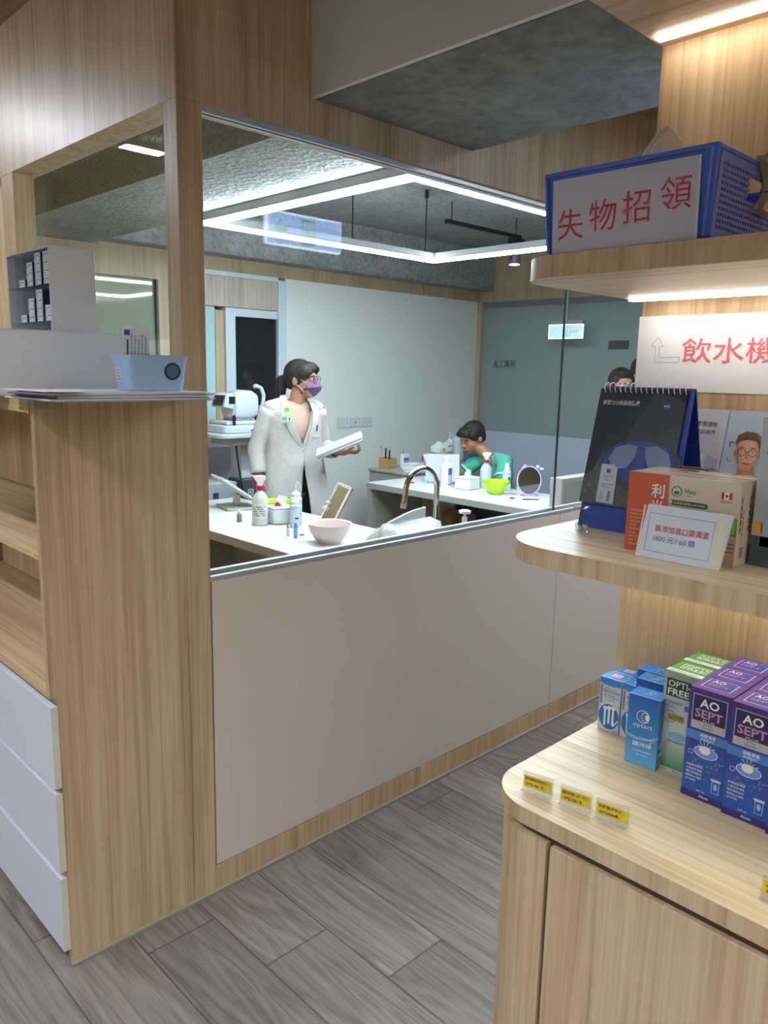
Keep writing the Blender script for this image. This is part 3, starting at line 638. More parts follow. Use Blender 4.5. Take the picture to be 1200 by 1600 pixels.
# small white and blue cartons
biS = mat('white blue carton', '#d3dbe4', .4, coat=.3); biT = mat('bright blue carton top', '#2f8fdc', .35, coat=.3); MB_ = ink('#2a78be')
def bi_box(label, loc, rz):
    w, d, h = .047, .0405, .114
    t = carton('lens_cleaner_carton', label, loc, rz, w, d, h, (biS, biS, biT), 'small white and blue lens cleaner cartons'); p = face()
    p.poly([(0, .102), (.012, .099), (.03, .098), (w, .101), (w, h-.0005), (0, h-.0005)], biT, 1)
    p.text('タンパククリーナー', .003, .05, .003, ink('#3a4048'), 2, w=.003)
    for i in range(9): p.rect(.003, .058+.0045*i, .0035, .003, ink('#4a4f58'), 2)
    p.text('酵素クリーナー', .026, .092, .0032, ink('#b0607a'), 2, align='c').text('BIOCLEN', .028, .083, .006, ink('#2c3038'), 2, w=.034, align='c').text('ミクロン', .028, .071, .009, ink('#22262e'), 2, w=.034, align='c')
    p.text('酵素洗淨液', .028, .066, .003, ink('#b0607a'), 2, align='c').disc(.024, .032, .0225, MB_, 1, ry=.027)
    for x_, y0_, y1_ in ((.0135, .012, .049), (.0225, .018, .052), (.0315, .016, .052)): p.rect(x_, y0_, .0045, y1_-y0_, WI, 3).disc(x_+.00225, y1_, .0045, WI, 3)
    p.poly([(.0315, .016), (.036, .014), (.046, .028), (.045, .031), (.038, .021), (.036, .024)], WI, 3).rect(.012, .048, .012, .0045, WI, 3).rect(.0225, .051, .011, .0045, WI, 3)
    p.text('10mL', .035, .003, .004, ink('#3a4048'), 2); p.build('front_print', t, smooth=False)
    q = top_face(h); q.rect(.016, .014, .02, .018, ink('#e8d8dc')).rect(.018, .017, .016, .002, ink('#d84a5a'), 2).rect(.018, .022, .012, .002, ink('#d84a5a'), 2).rect(.018, .027, .014, .0015, ink('#b04a6a'), 2).rect(0, .0, w, .0012, WI); q.build('top_print', t, smooth=False)
    return t
a = bi_box('small white and blue lens cleaner carton, front one nearest the worktop end', (.350, -1.036, .8005), .0)
dup(a, loc=(.3915, -1.036-.004, .8005), rz=.0, label='small white and blue lens cleaner carton behind the one nearest the worktop end'); dup(a, loc=(.352, -1.0855, .8005), rz=.0, label='small white and blue lens cleaner carton, front one half hidden by the blue carton')
# price tags
def price_tag(label, loc, rz, l1, l2):
    t = thing('price_tag', label, 'price tag', loc, rz, 'yellow price tags in clear holders')
    MB().box(0, .0012, -.056, 0, .0, .034, CLEAR).box(.0012, .016, -.056, 0, 0, .0012, CLEAR).box(-.008, 0, -.056, 0, 0, .0012, CLEAR).box(.0024, .0036, -.056, 0, .004, .033, CLEAR).build('holder', t, smooth=False)
    MB().box(.0014, .0022, -.054, -.0015, .006, .0265, mat('yellow card', '#ecd62c', .6)).build('card', t, smooth=False)
    p = Print((.0012, -.001, .006), RY, UZ); p.text(l1, .003, .0118, .0062, ink('#a03a18'), 0, w=.044, bold=.015).text(l2, .006, .0028, .0062, ink('#1a1a0a'), 0, w=.034, bold=.02); p.build('card_print', t, smooth=False)
    t.rotation_euler = (0, .12, rz); return t
price_tag('yellow price tag nearest the rounded worktop end', (.032, -1.076, .8005), .22, '百科霖蛋白清潔液(硬)', 'NT$ 300 / 瓶')
price_tag('yellow price tag in the middle of three at the worktop edge', (.042, -1.146, .8005), .2, '鷗沛得 (硬式)', 'NT$ 250 / 瓶')
price_tag('yellow price tag under the blue carton with the bold black price', (.050, -1.210, .8005), .16, '視舒潤濕液(硬)', 'NT$200/瓶')
price_tag('yellow price tag before the purple cartons, cut by the photo edge', (.043, -1.478, .8005), .1, '雙氧保養液', 'NT$ 450 / 瓶')

# ------------------------------------------------------------ things on the middle shelf
Z2 = 1.2505
# desk calendar
t = thing('desk_calendar', 'dark desk calendar picturing blue diving goggles on a blue stand', 'calendar', (.196, -1.052, Z2), 0)
H, Wc, sl = .252, .165, .062
blu = mat('royal blue board', '#12308f', .45)
MB().loft([[(0, 0, 0), (0, -Wc-.012, 0), (sl, -Wc-.004, H), (sl, -.002, H)], [(.0025, 0, 0), (.0025, -Wc-.012, 0), (sl+.0025, -Wc-.004, H), (sl+.0025, -.002, H)]], blu).build('stand', t, smooth=False, recalc=True)
MB().loft([[(.13, 0, 0), (.13, -Wc-.012, 0), (sl+.004, -Wc-.004, H), (sl+.004, -.002, H)], [(.1325, 0, 0), (.1325, -Wc-.012, 0), (sl+.0065, -Wc-.004, H), (sl+.0065, -.002, H)]], blu).build('stand_back', t, smooth=False, recalc=True)
nrm = Vector((sl, 0, H)).normalized(); pz = .045
O = Vector((0, .004, 0))+nrm*pz+Vector((-.002, 0, 0)); Lp = H/nrm.z-pz-.004
MB().loft([[O, O+Vector((0, -Wc, 0)), O+Vector((0, -Wc, 0))+nrm*Lp, O+nrm*Lp], [O-Vector((.0015, 0, 0)), O+Vector((-.0015, -Wc, 0)), O+Vector((-.0015, -Wc, 0))+nrm*Lp, O+Vector((-.0015, 0, 0))+nrm*Lp]], mat('dark calendar page', '#0e1014', .5, spec=.25)).build('page', t, smooth=False, recalc=True)
p = Print(O+Vector((-.0015, 0, 0)), (0, -1, 0), nrm)
p.poly([(.06, .1), (Wc, .1), (Wc, Lp-.02), (.11, Lp), (.085, Lp-.05)], ink('#1d2026', .6), 1).poly([(.11, .1), (Wc, .1), (Wc, .15), (.13, .14)], ink('#2f333b', .6), 2)
p.text('享受72小時長效防霧', .01, Lp-.03, .009, WI, 3, w=.072, bold=.008).rect(.126, Lp-.034, .013, .012, NV, 3).text('ZEISS', .1325, Lp-.0295, .0032, WI, 4, align='c')
rk = ink('#33302e'); p.poly([(0, 0), (Wc, 0), (Wc, .03), (.13, .05), (.10, .028), (.06, .04), (.05, .075), (.03, .095), (.015, .06), (0, .05)], rk, 2)
for i in range(26): x_, y_ = random.random()*.155, random.random()*.04; p.poly([(x_, y_), (x_+.008, y_+.001), (x_+.006, y_+.006)], ink('#5a5652' if i % 2 else '#1c1b1a'), 3)
gb = ink('#1c2a74', .25); gl = ink('#8797bc', .15)
p.disc(.103, .078, .076, ink('#0b0c10', .5), 3, ry=.045, n=36).disc(.102, .083, .068, gb, 4, ry=.037, n=36)
p.poly([(.042, .083), (.052, .104), (.075, .112), (.094, .110), (.092, .09), (.08, .07), (.055, .066)], gl, 5).poly([(.108, .110), (.13, .112), (.152, .102), (.16, .082), (.148, .066), (.124, .068), (.112, .09)], gl, 5)
p.poly([(.092, .085), (.108, .085), (.112, .05), (.088, .05)], ink('#24357e', .25), 5).disc(.148, .098, .012, ink('#0f1014'), 2)
p.poly([(.034, .004), (.068, .003), (.064, .070), (.058, .070), (.058, .074), (.032, .073)], ink('#c9cfda'), 6).rect(.044, .058, .008, .007, NV, 7).text('AntiFOG', .0385, .049, .0045, ink('#2a3350'), 7, w=.02).text('Kit', .045, .043, .004, ink('#2a3350'), 7)
p.rect(.037, .037, .024, .001, ink('#5a6278'), 7).text('防霧套組', .039, .031, .004, ink('#2a3350'), 7).rect(.038, .008, .008, .016, ink('#aab4c6'), 7).rect(.054, .008, .006, .018, ink('#6a86a8'), 7)
p.build('page_print', t, smooth=False)
for i in range(16):
    y_ = -.008-i*(Wc-.014)/15; c0 = Vector((sl-.001, y_, H-.002))
    MB().tube([c0+Vector((.009*math.cos(a_), .0015*math.sin(a_*.5), .009*math.sin(a_)))*1.0 for a_ in [2*PI*k_/12-.6 for k_ in range(12)]], .0009, mat('white wire', '#e8e8e8', .3), 6).build('wire_ring', t)
# tiny plant
t = thing('glass_planter', 'tiny glass jar with pebbles and two green leaves', 'plant', (.147, -1.091, Z2))
MB().lathe([(.009, 0), (.0115, .002), (.0118, .014), (.0095, .017), (.0098, .019), (.0085, .019), (.0105, .013), (.0102, .003), (0, .003)], CLEAR).build('jar', t)
m = MB()
for i in range(26): a_, r_ = random.random()*6.28, random.random()*.008; m.ball((r_*math.cos(a_), r_*math.sin(a_), .004+.008*random.random()), .0016+.001*random.random(), mat('pebble %d' % (i % 3), ('#d8d4c8', '#8a7f70', '#b9a98c')[i % 3], .5), 8)
m.build('pebbles', t, kind='stuff')
LG = mat('dark green leaf', '#2c5a36', .35)
MB().tube([(0, 0, .006), (.001, .001, .025), (-.001, .0, .041)], .0009, LG, 6).build('stem', t)
for c0, a_, L_ in (((-.001, 0, .040), 2.5, .017), ((0, -.0, .040), -.7, .019), ((.0, .0, .025), -2.2, .017)):
    rings = []
    for i in range(7):
        s_ = i/6; w_ = .0065*math.sin(PI*min(1, s_*1.0+.02))+.0002; x_ = L_*s_; z_ = .006*math.sin(s_*2.6); d_ = Vector((math.cos(a_), math.sin(a_), 0)); n_ = Vector((-d_.y, d_.x, 0)); b0 = Vector(c0)+d_*x_+Vector((0, 0, z_))
        rings.append([b0+n_*w_, b0+Vector((0, 0, -.0012)), b0-n_*w_, b0+Vector((0, 0, .0006))])
    MB().loft(rings, LG).build('leaf', t)
# lutein cartons
beige = grad('beige pink carton print', '#c9a184', '#d9cdbb', 0, .12); buff = mat('buff carton side', '#d2c3ae', .5); crm = mat('glossy carton lid', '#cfc4b4', .2, coat=.6)
def lutein(label, loc, rz):
    w, d, h = .172, .033, .124
    t = carton('supplement_carton', label, loc, rz, w, d, h, (beige, buff, crm), 'orange and beige supplement cartons'); p = face(); OR = ink('#c05a3c')
    p.rect(0, 0, .066, h, OR, 1).text('利', .0385, .087, .022, WI, 2, bold=.02).text('光', .0385, .063, .021, WI, 2, bold=.02)
    for i, s_ in enumerate(('高純度葉黃素', '游離型小分子', '藍光防護配方', '黃金比例玉米黃素', '維生素', '花青素複合', '好吸收', '純素可食', '每日一粒', '明亮有神')): p.text('·'+s_, .006, .062-.006*i, .0035, ink('#f0b89c'), 2)
    p.disc(.079, .101, .0082, ink('#2c7a48'), 2).disc(.079, .101, .0066, ink('#d8d8c4'), 3).disc(.079, .099, .0045, ink('#2c7a48'), 4, ry=.003)
    p.text('Vivo', .091, .099, .0075, ink('#2f8a44'), 2, w=.017, bold=.01).text('VIVA', .094, .094, .003, ink('#b0302c'), 2)
    p.poly([(.071, .080), (.125, .0795), (.128, .0835), (.125, .0875), (.071, .088), (.074, .084)], ink('#2f5a34'), 2).text('台灣專利證號I673417D861', .076, .0815, .0042, ink('#e6e2c8'), 3, w=.048)
    p.rect(.071, .0715, .009, .0055, ink('#b8343c'), 2).rect(.071, .0742, .004, .0028, NV, 3).text('美國FDA NO.253288898專利證號', .082, .0718, .005, ink('#b03430'), 2, w=.07)
    p.text('最新純種游離型專利葉黃素', .071, .0635, .0058, ink('#2c4a34'), 2, w=.058, bold=.01)
    p.rect(.146, .0985, .0038, .0095, ink('#c02430'), 2).rect(.1572, .0985, .0038, .0095, ink('#c02430'), 2).rect(.1498, .0985, .0074, .0095, WI, 2).disc(.1535, .103, .0024, ink('#c02430'), 3, n=6).text('嚴品進口', .1535, .0925, .004, ink('#b03430'), 2, align='c')
    p.rect(.15, .045, .022, .027, ink('#7fae3c'), 2).frame(.152, .05, .016, .017, .0012, ink('#d2e2a8'), 3).text('VIVO', .1545, .056, .004, WI, 3)
    for i in range(3): p.rect(.152, .033-.006*i, .018, .0015, ink('#6a5a4a'), 2)
    p.build('front_print', t, smooth=False)
    s = Print((0, -w, 0), (1, 0, 0), UZ)
    for i in range(5): s.rect(.007, .05+.011*i, .004, .008, ink('#3a3432')); s.rect(.016, .045+.008*i, .0025, .006, ink('#5a504a'))
    s.rect(.014, .012, .014, .016, ink('#a07c66')); s.build('side_print', t, smooth=False); return t
a = lutein('orange and beige supplement carton at the front, behind the price card', (.093, -1.203, Z2), .01); dup(a, loc=(.1275, -1.202, Z2), rz=.0, label='orange and beige supplement carton, middle one of the three'); dup(a, loc=(.162, -1.200, Z2), rz=.015, label='orange and beige supplement carton, rearmost of the three')
# price card
t = thing('price_card', 'laminated white price card with red handwriting style text leaning on the cartons', 'price card', (.060, -1.24, Z2), 0)
tl = .018; Rc = Vector((0, -.129, 0)); Uc = Vector((tl, 0, .079))
O = Vector((0, 0, 0)); MB().loft([[O, O+Rc, O+Rc+Uc+Vector((0, -.006, 0)), O+Uc+Vector((0, -.006, 0))], [O+Vector((.004, 0, 0)), O+Rc+Vector((.004, 0, 0)), O+Rc+Uc+Vector((.004, -.006, 0)), O+Uc+Vector((.004, -.006, 0))]], mat('glossy laminated card', '#dfe4ee', .08, coat=1)).build('card', t, smooth=False, recalc=True)
p = Print(O, (0, -1, 0), Uc); p.frame(.012, .010, .100, .058, .0007, ink('#7a8296'), 1).text('無添加進口葉黃素', .024, .041, .0105, ink('#c23a4c'), 2, w=.083).text('1800 元 / 60 顆', .024, .026, .0095, ink('#6a6fb0'), 2, w=.064)
p.rect(.1165, 0, .0125, .079, ink('#e2dcc4', .1), 1).rect(0, 0, .003, .079, ink('#e2dcc4', .1), 1); p.build('card_print', t, smooth=False)
# grey carton cut by the frame
t = thing('lens_brochure_carton', 'grey and dark green carton at the right edge of the middle shelf', 'carton', (.136, -1.380, Z2), .0)
gF = mat('pale grey carton', '#b9bec2', .4); MB().box(0, .06, -.13, 0, 0, .218, gF).build('carton_body', t, bevel=.001, smooth=False)
p = face(); p.rect(.011, .165, .12, .045, ink('#20453f')).text('ProActive', .016, .170, .010, WI, 2).text('PVC 35', .018, .138, .015, ink('#5a6064'), 2).text('BLUE', .022, .11, .013, ink('#7a8084'), 2).rect(.0, .0, .13, .045, ink('#3f4a4c')).rect(0, .05, .015, .014, ink('#d8a838')).rect(.02, .08, .04, .03, ink('#4a4038')).rect(.013, .03, .1, .07, ink('#a9b0b8'), 1).disc(.034, .055, .003, ink('#202428'), 2).text('The Lens', .022, .075, .005, ink('#5a6064'), 2).text('ALPHA', .028, .008, .006, WI, 3); p.build('front_print', t, smooth=False)
# poster leaning on the back panel
t = thing('poster', 'glossy poster of a man in glasses leaning against the lit panel', 'poster', (.418, -1.112, Z2), 0)
Hp, Wp = .213, .30
MB().loft([[(0, 0, 0), (0, -Wp, 0), (.015, -Wp, Hp), (.015, 0, Hp)], [(.002, 0, 0), (.002, -Wp, 0), (.017, -Wp, Hp), (.017, 0, Hp)]], mat('glossy poster board', '#c9d2da', .15, coat=.5)).build('board', t, smooth=False, recalc=True)
p = Print((0, 0, 0), RY, (.015, 0, Hp)); lx = .100
p.rect(0, 0, .086, Hp, ink('#c5c8cc', .15), 1).poly([(0, .09), (.03, .085), (.03, .15), (0, .155)], ink('#a8aaac', .15), 2).poly([(.086, 0), (.2, 0), (.2, Hp), (.101, Hp)], ink('#b5c8d8', .15), 2).poly([(.0, .05), (.04, .05), (.04, .09), (0, .1)], ink('#6c6a66', .15), 2)
p.poly([(.025, .05), (.05, .05), (.06, .13), (.035, .12)], ink('#e2e6ea', .15), 3).poly([(.062, .08), (.086, .07), (.088, .12), (.066, .13)], ink('#aeb8c2', .15), 3)
p.poly([(.0855, 0), (.0865, 0), (.1015, Hp), (.1005, Hp)], ink('#3a4048'), 3)
p.text('自動視線 對焦清晰', .002, .181, .0095, ink('#2a2e36'), 4, w=.078, bold=.005, slant=.15).text('讓孩子探索新視界', .002, .166, .0095, ink('#4a4e58'), 4, w=.075, slant=.15)
p.disc(.006, .135, .0155, ink('#cfe04a'), 4).text('上市', .004, .132, .007, ink('#2a3a1a'), 5)
fx, fy = .140, .140      # printed portrait: plain man with short hair and round glasses
p.poly([(fx-.045, .055), (fx-.03, .088), (fx-.012, .098), (fx+.018, .098), (fx+.05, .07), (fx+.06, .05)][::-1], ink('#7a95b4', .15), 4)
sk1, sk2, sk3 = ink('#d4a68a', .3), ink('#b98869', .3), ink('#e2bba0', .3); hr1, hr2 = ink('#6f5842', .4), ink('#8d745a', .4)
p.poly([(fx-.015, .088), (fx+.017, .088), (fx+.014, .118), (fx-.013, .118)], sk2, 5)
p.disc(fx+.001, fy+.012, .0215, hr1, 5, ry=.024).disc(fx+.006, fy+.020, .0185, hr2, 5, ry=.0165)
p.disc(fx-.0205, fy-.004, .0035, sk2, 5, ry=.007).disc(fx+.0215, fy-.004, .0035, sk2, 5, ry=.007)
p.poly([(fx-.0195, fy+.012), (fx-.0198, fy-.008), (fx-.0165, fy-.022), (fx-.009, fy-.032), (fx, fy-.035), (fx+.009, fy-.032), (fx+.0168, fy-.021), (fx+.020, fy-.006), (fx+.0195, fy+.012), (fx+.014, fy+.020), (fx+.002, fy+.0225), (fx-.012, fy+.019)], sk1, 6)
p.disc(fx+.004, fy-.002, .0135, sk3, 7, ry=.020).poly([(fx-.0195, fy+.010), (fx-.0195, fy-.008), (fx-.0165, fy-.020), (fx-.012, fy-.026), (fx-.014, fy-.006), (fx-.015, fy+.012)], sk2, 7)
p.poly([(fx-.0195, fy+.008), (fx-.0175, fy+.018), (fx-.006, fy+.026), (fx+.006, fy+.0225), (fx+.016, fy+.021), (fx+.0205, fy+.006), (fx+.0225, fy+.018), (fx+.014, fy+.033), (fx-.004, fy+.037), (fx-.019, fy+.029), (fx-.0225, fy+.014)][::-1], hr1, 8)
for sx in (-.0092, .0102): p.ring(fx+sx, fy-.002, .0078, .0010, ink('#4c3a34'), 9, ry=.0070).disc(fx+sx, fy-.001, .0032, ink('#efe8e2'), 8, ry=.0016).disc(fx+sx, fy-.001, .0014, ink('#3a4650'), 9).poly([(fx+sx-.005, fy+.0065), (fx+sx+.005, fy+.0068), (fx+sx+.0045, fy+.0082), (fx+sx-.004, fy+.008)], hr1, 9)
p.rect(fx-.0022, fy-.001, .0046, .0010, ink('#4c3a34'), 9).poly([(fx+.0002, fy-.003), (fx-.0032, fy-.0135), (fx+.0036, fy-.0135), (fx+.002, fy-.003)][::1], ink('#c9957a', .3), 8).poly([(fx-.0075, fy-.0215), (fx+.0005, fy-.0245), (fx+.0085, fy-.021), (fx+.0005, fy-.0198)], ink('#b8705f', .3), 8)
p.rect(fx-.033, fy+.006, .0016, .01, NV, 7).rect(fx-.033, fy+.0145, .009, .0016, NV, 7).rect(fx-.034, fy-.02, .008, .001, ink('#3c4048'), 7).rect(fx-.034, fy-.02, .001, .008, ink('#3c4048'), 7)
p.build('poster_print', t, smooth=False)
m = MB()
for i in range(14): a_ = i*.9; m.tube([(.004*math.sin(a_+k_), -.004*i+.012*math.sin(a_*1.3+k_*1.1)*.6, .006*abs(math.sin(a_*.7+k_*.8))+.0008) for k_ in range(6)], .0005, mat('brown wire', '#6a5040', .5), 5)
tag(m.build('rubber_bands', loc=(.175, -1.245, Z2+.1245)), 'small tangle of brown rubber bands lying on the cartons', 'rubber bands')
# directional sign on the back panel
t = thing('paper_sign', 'white paper sign with pink drinking fountain characters and an arrow', 'sign', (XB-.0006, -1.0135, 1.494), 0)
MB().box(-.0004, .0004, -.42, 0, 0, .1445, PAPER).build('sheet', t, smooth=False)
PK = ink('#e0707c'); p = Print((-.0004, 0, 0), RY, UZ); p.text('飲水機', .093, .055, .046, PK, 2, w=.178, bold=.003)
ol = ink('#8a8e98'); pts = [(.043, .104), (.055, .086), (.047, .086), (.0475, .064), (.089, .066), (.089, .056), (.0385, .055), (.039, .086), (.030, .086)]
for i in range(len(pts)):
    a_, b_ = Vector(pts[i]), Vector(pts[(i+1) % len(pts)]); n_ = (b_-a_).normalized(); n_ = Vector((-n_.y, n_.x))*.0004; p.poly([tuple(a_-n_), tuple(b_-n_), tuple(b_+n_), tuple(a_+n_)][::1], ol, 1)
p.build('sign_print', t, smooth=False)

# ------------------------------------------------------------ lost and found basket on the top shelf
BL = mat('blue plastic basket', '#3450a8', .4); BI = mat('pale blue side plastic', '#5f66a6', .5)  # the paler tone goes on the near side panel only
t = thing('storage_basket', 'blue perforated plastic basket with a red lettered sign on its front', 'basket', (.012, -1.085, 1.7005), 0)
Bw, Bd, Bh = .245, .30, .112; tp = .008
def panel_holes(P0, U_, V_, nu, nv, w_, h_, mg, mtl, depth, skip=None, hu=.5, hv=.62):
    m = MB(); U_ = Vector(U_); V_ = Vector(V_); P0 = Vector(P0); N_ = U_.cross(V_).normalized()*depth
    us = [0, mg]; cu_ = (w_-2*mg)/nu
    for i in range(nu): a_ = mg+cu_*i+cu_*(1-hu)/2; us += [a_, a_+cu_*hu]
    us += [w_-mg, w_]; vs_ = [0, mg]; cv = (h_-2*mg)/nv
    for j in range(nv): a_ = mg+cv*j+cv*(1-hv)/2; vs_ += [a_, a_+cv*hv]
    vs_ += [h_-mg, h_]
    hole = lambda i, j: ((2 <= i < len(us)-2) and i % 2 == 0 and (2 <= j < len(vs_)-2) and j % 2 == 0) or (skip and skip((us[i]+us[i+1])/2, (vs_[j]+vs_[j+1])/2))
    g = {}
    def q(i, j, k_):
        if (i, j, k_) not in g: g[(i, j, k_)] = len(pv); pv.append(P0+U_.normalized()*us[i]+V_.normalized()*vs_[j]+N_*k_)
        return g[(i, j, k_)]
    pv = []; fs = []; nu_, nv_ = len(us)-1, len(vs_)-1
    for i in range(nu_):
        for j in range(nv_):
            if hole(i, j): continue
            fs.append((q(i, j, 1), q(i+1, j, 1), q(i+1, j+1, 1), q(i, j+1, 1))); fs.append((q(i, j, 0), q(i, j+1, 0), q(i+1, j+1, 0), q(i+1, j, 0)))
            for di, dj, e in ((-1, 0, ((i, j), (i, j+1))), (1, 0, ((i+1, j+1), (i+1, j))), (0, -1, ((i+1, j), (i, j))), (0, 1, ((i, j+1), (i+1, j+1)))):
                ii, jj = i+di, j+dj
                if ii < 0 or jj < 0 or ii >= nu_ or jj >= nv_ or hole(ii, jj):
                    (a1, a2), (b1, b2) = e; fs.append((q(a1, a2, 0), q(b1, b2, 0), q(b1, b2, 1), q(a1, a2, 1)))
    m.add(pv, fs, mtl); return m
panel_holes((-.0, 0, .004), (0, -1, 0), (-.06, 0, 1), 30, 9, Bw, Bh-.006, .012, BL, .003).build('front_panel', t, smooth=False)
sk = lambda u, v: .10 < u < .145 and v > .058 and v < .09
panel_holes((0.002, -Bw, .004), (1, 0, 0), (0, -.06, 1), 34, 11, Bd, Bh-.006, .010, BI, .003, sk, .52, .55).build('side_panel', t, smooth=False)
panel_holes((Bd, 0, .004), (-1, 0, 0), (0, .06, 1), 30, 9, Bd, Bh-.006, .012, BL, .003).build('side_panel', t, smooth=False)
panel_holes((Bd, -Bw, .004), (0, 1, 0), (.06, 0, 1), 30, 9, Bw, Bh-.006, .012, BL, .003).build('back_panel', t, smooth=False)
MB().box(0, Bd, -Bw, 0, 0, .004, BL).build('base', t)
m = MB(); e = .0066
for a_, b_, c_, d_ in ((-e-.004, -e+.003, -Bw-e-.003, e+.003), (Bd+e-.003, Bd+e+.004, -Bw-e-.003, e+.003), (-e, Bd+e, -Bw-e-.004, -Bw-e+.003), (-e, Bd+e, e-.003, e+.004)): m.box(a_, b_, c_, d_, Bh-.002, Bh+.005, BL)
m.build('rim', t, bevel=.001)
MB().tube([(-.001, -Bw+.001, .004), (-.0075, -Bw-.005, Bh)], .006, BL, 8).build('corner', t); MB().tube([(-.001, -.001, .004), (-.0075, .005, Bh)], .005, BL, 8).build('corner', t)
sg = Print((-.004, -.012, .001), RY, (-.06, 0, 1)); rd = ink('#b0283c')
sg.rect(-.004, .0, .226, .104, ink('#c6c4d2', .2), 4)
for i, (ch_, x_, y_) in enumerate((('失', .002, .018), ('物', .055, .025), ('招', .108, .030), ('領', .164, .040))): sg.text(ch_, x_+.004, y_, .043, rd, 6)
sg.rect(.2185, .0, .003, .104, ink('#d6dae4', .08), 5)  # pale strip paints glare on the plastic cover
sg.build('sign_sheet', t, smooth=False, label='plastic covered paper sign with red characters')
def crumple(name, label, cat, loc, sc, mtl, seed, n=3, tall=1):
    bm = bmesh.new(); bmesh.ops.create_icosphere(bm, subdivisions=n, radius=1); rnd = random.Random(seed)
    from mathutils import noise as NZ_
    for v in bm.verts:
        k_ = 1+.45*NZ_.noise(v.co*1.7+Vector((seed, 0, 0)))+.22*NZ_.noise(v.co*4+Vector((0, seed, 0))); v.co = Vector((v.co.x*sc[0]*k_, v.co.y*sc[1]*k_, v.co.z*sc[2]*k_))
    me = bpy.data.meshes.new(name); bm.to_mesh(me); bm.free(); me.materials.append(mtl); o = bpy.data.objects.new(name, me); C.objects.link(o); o.location = loc; return tag(o, label, cat)
FAB = mat('beige crinkled fabric', '#cfc4b4', .8, bump=(60, .5))
m = MB()
for base, pk_, hh in (((.0, .0), (.0, -.004), .085), ((.03, -.03), (.02, -.035), .058)):
    pts = [(base[0]+(.052+.012*math.sin(i*2.3))*math.cos(i*PI/5), base[1]+(.056+.014*math.sin(i*1.7))*math.sin(i*PI/5)) for i in range(10)]
    r0 = [(x_, y_, 0) for x_, y_ in pts]; r1 = [(x_*.75+pk_[0]*.25+.006*math.sin(i*5), y_*.72+pk_[1]*.28+.005*math.cos(i*4), hh*.5+.01*math.sin(i*3)) for i, (x_, y_) in enumerate(pts)]; r2 = [(x_*.22+pk_[0]*.8, y_*.2+pk_[1]*.8, hh*.9+.004*math.sin(i*2)) for i, (x_, y_) in enumerate(pts)]; r3 = [(pk_[0]+.002*math.cos(i), pk_[1]+.002*math.sin(i), hh) for i in range(10)]
    m.loft([r0, r1, r2, r3], FAB)
tag(m.build('cloth_bag', loc=(.155, -1.185, 1.812), smooth=False), 'crumpled beige cloth bag sticking out of the blue basket', 'bag')
tag(MB().loft([[(0, .02, 0), (0, -.02, 0), (.01, -.02, 0), (.01, .02, 0)], [(0, .014, .02), (0, -.018, .03), (.008, -.018, .03), (.008, .014, .02)], [(.002, -.006, .034), (.002, -.016, .042), (.006, -.016, .042), (.006, -.006, .034)]], mat('grey patterned cloth', '#8f8d90', .8)).build('folded_cloth', loc=(.16, -1.262, 1.812)), 'small grey cloth corner above the basket rim', 'cloth')
t = thing('plastic_bag', 'tied beige plastic bag hooked through the side of the blue basket', 'bag', (.150, -1.347, 1.80))
BG = mat('beige glossy plastic bag', '#a89a80', .25, bump=(70, .6))
MB().loft([[(-.014+.0, -.002, -.045), (.022, -.002, -.05), (.022, .012, -.05), (-.014, .012, -.045)], [(-.004, -.010, -.022), (.006, -.010, -.022), (.006, .004, -.022), (-.004, .004, -.022)], [(-.006, -.012, .0), (.012, -.012, .002), (.012, .006, .002), (-.006, .006, 0)], [(-.024, -.010, .022), (.03, -.012, .016), (.03, .01, .016), (-.024, .01, .024)]], BG).build('bag', t, smooth=False)
MB().tube([(.001+.006*math.cos(a_), -.003+.008*math.sin(a_), -.021) for a_ in [2*PI*k_/10 for k_ in range(11)]], .001, DARK, 6).build('tie', t)
crumple('knotted_bag_end', 'dark knotted end of the beige bag over the basket rim', 'bag knot', (.168, -1.342, 1.824), (.012, .012, .010), mat('brown crumpled plastic', '#4f4332', .3), 5, 3)
# things right behind the basket edge
t = thing('glass_bowl', 'glass dish with green leaf at the right edge of the top shelf', 'dish', (.16, -1.455, 1.7005))
MB().lathe([(.03, 0), (.045, .003), (.055, .02), (.053, .02), (.043, .005), (0, .004)], CLEAR).build('dish', t)
MB().ball((.01, 0, .045), (.035, .03, .03), BLACK, 14).build('black_case', t); MB().ball((-.02, .03, .04), (.004, .012, .03), LG, 10).build('leaf', t)

# ============================================================ INSIDE THE GLASS ROOM: furniture
def desk(label, x0, x1, y0, y1, h=.75, th=.042, legs=()):
    t = thing('desk', label, 'desk', ((x0+x1)/2, (y0+y1)/2, 0)); cx, cy = (x0+x1)/2, (y0+y1)/2
    MB().box(x0-cx, x1-cx, y0-cy, y1-cy, h-.004, h, QUARTZ).box(x0-cx, x1-cx, y0-cy, y1-cy, h-th, h-.004, DESKG).build('tabletop', t, smooth=False)
    for nm, a in legs: MB().box(a[0]-cx, a[1]-cx, a[2]-cy, a[3]-cy, 0, h-th-.0005, DESKG).build(nm, t, smooth=False)
    return t
desk('white topped grey desk nearest the corner post, loaded with spray bottles and bowls', .935, 1.595, .66, 2.17, legs=(('side_panel', (.955, 1.575, 2.12, 2.16)), ('side_panel', (.955, 1.575, .67, .71)), ('back_panel', (1.53, 1.56, 1.45, 2.119))))
desk('white topped grey desk where the boy sits', 2.685, 3.285, .775, 2.185, legs=(('side_panel', (2.69, 3.28, 2.145, 2.183)), ('side_panel', (2.80, 3.28, .78, .81)), ('back_panel', (3.22, 3.25, 1.83, 2.144)),))
t = thing('sink_counter', 'white sink counter along the inside of the front glass', 'counter', (1.75, .355, 0))
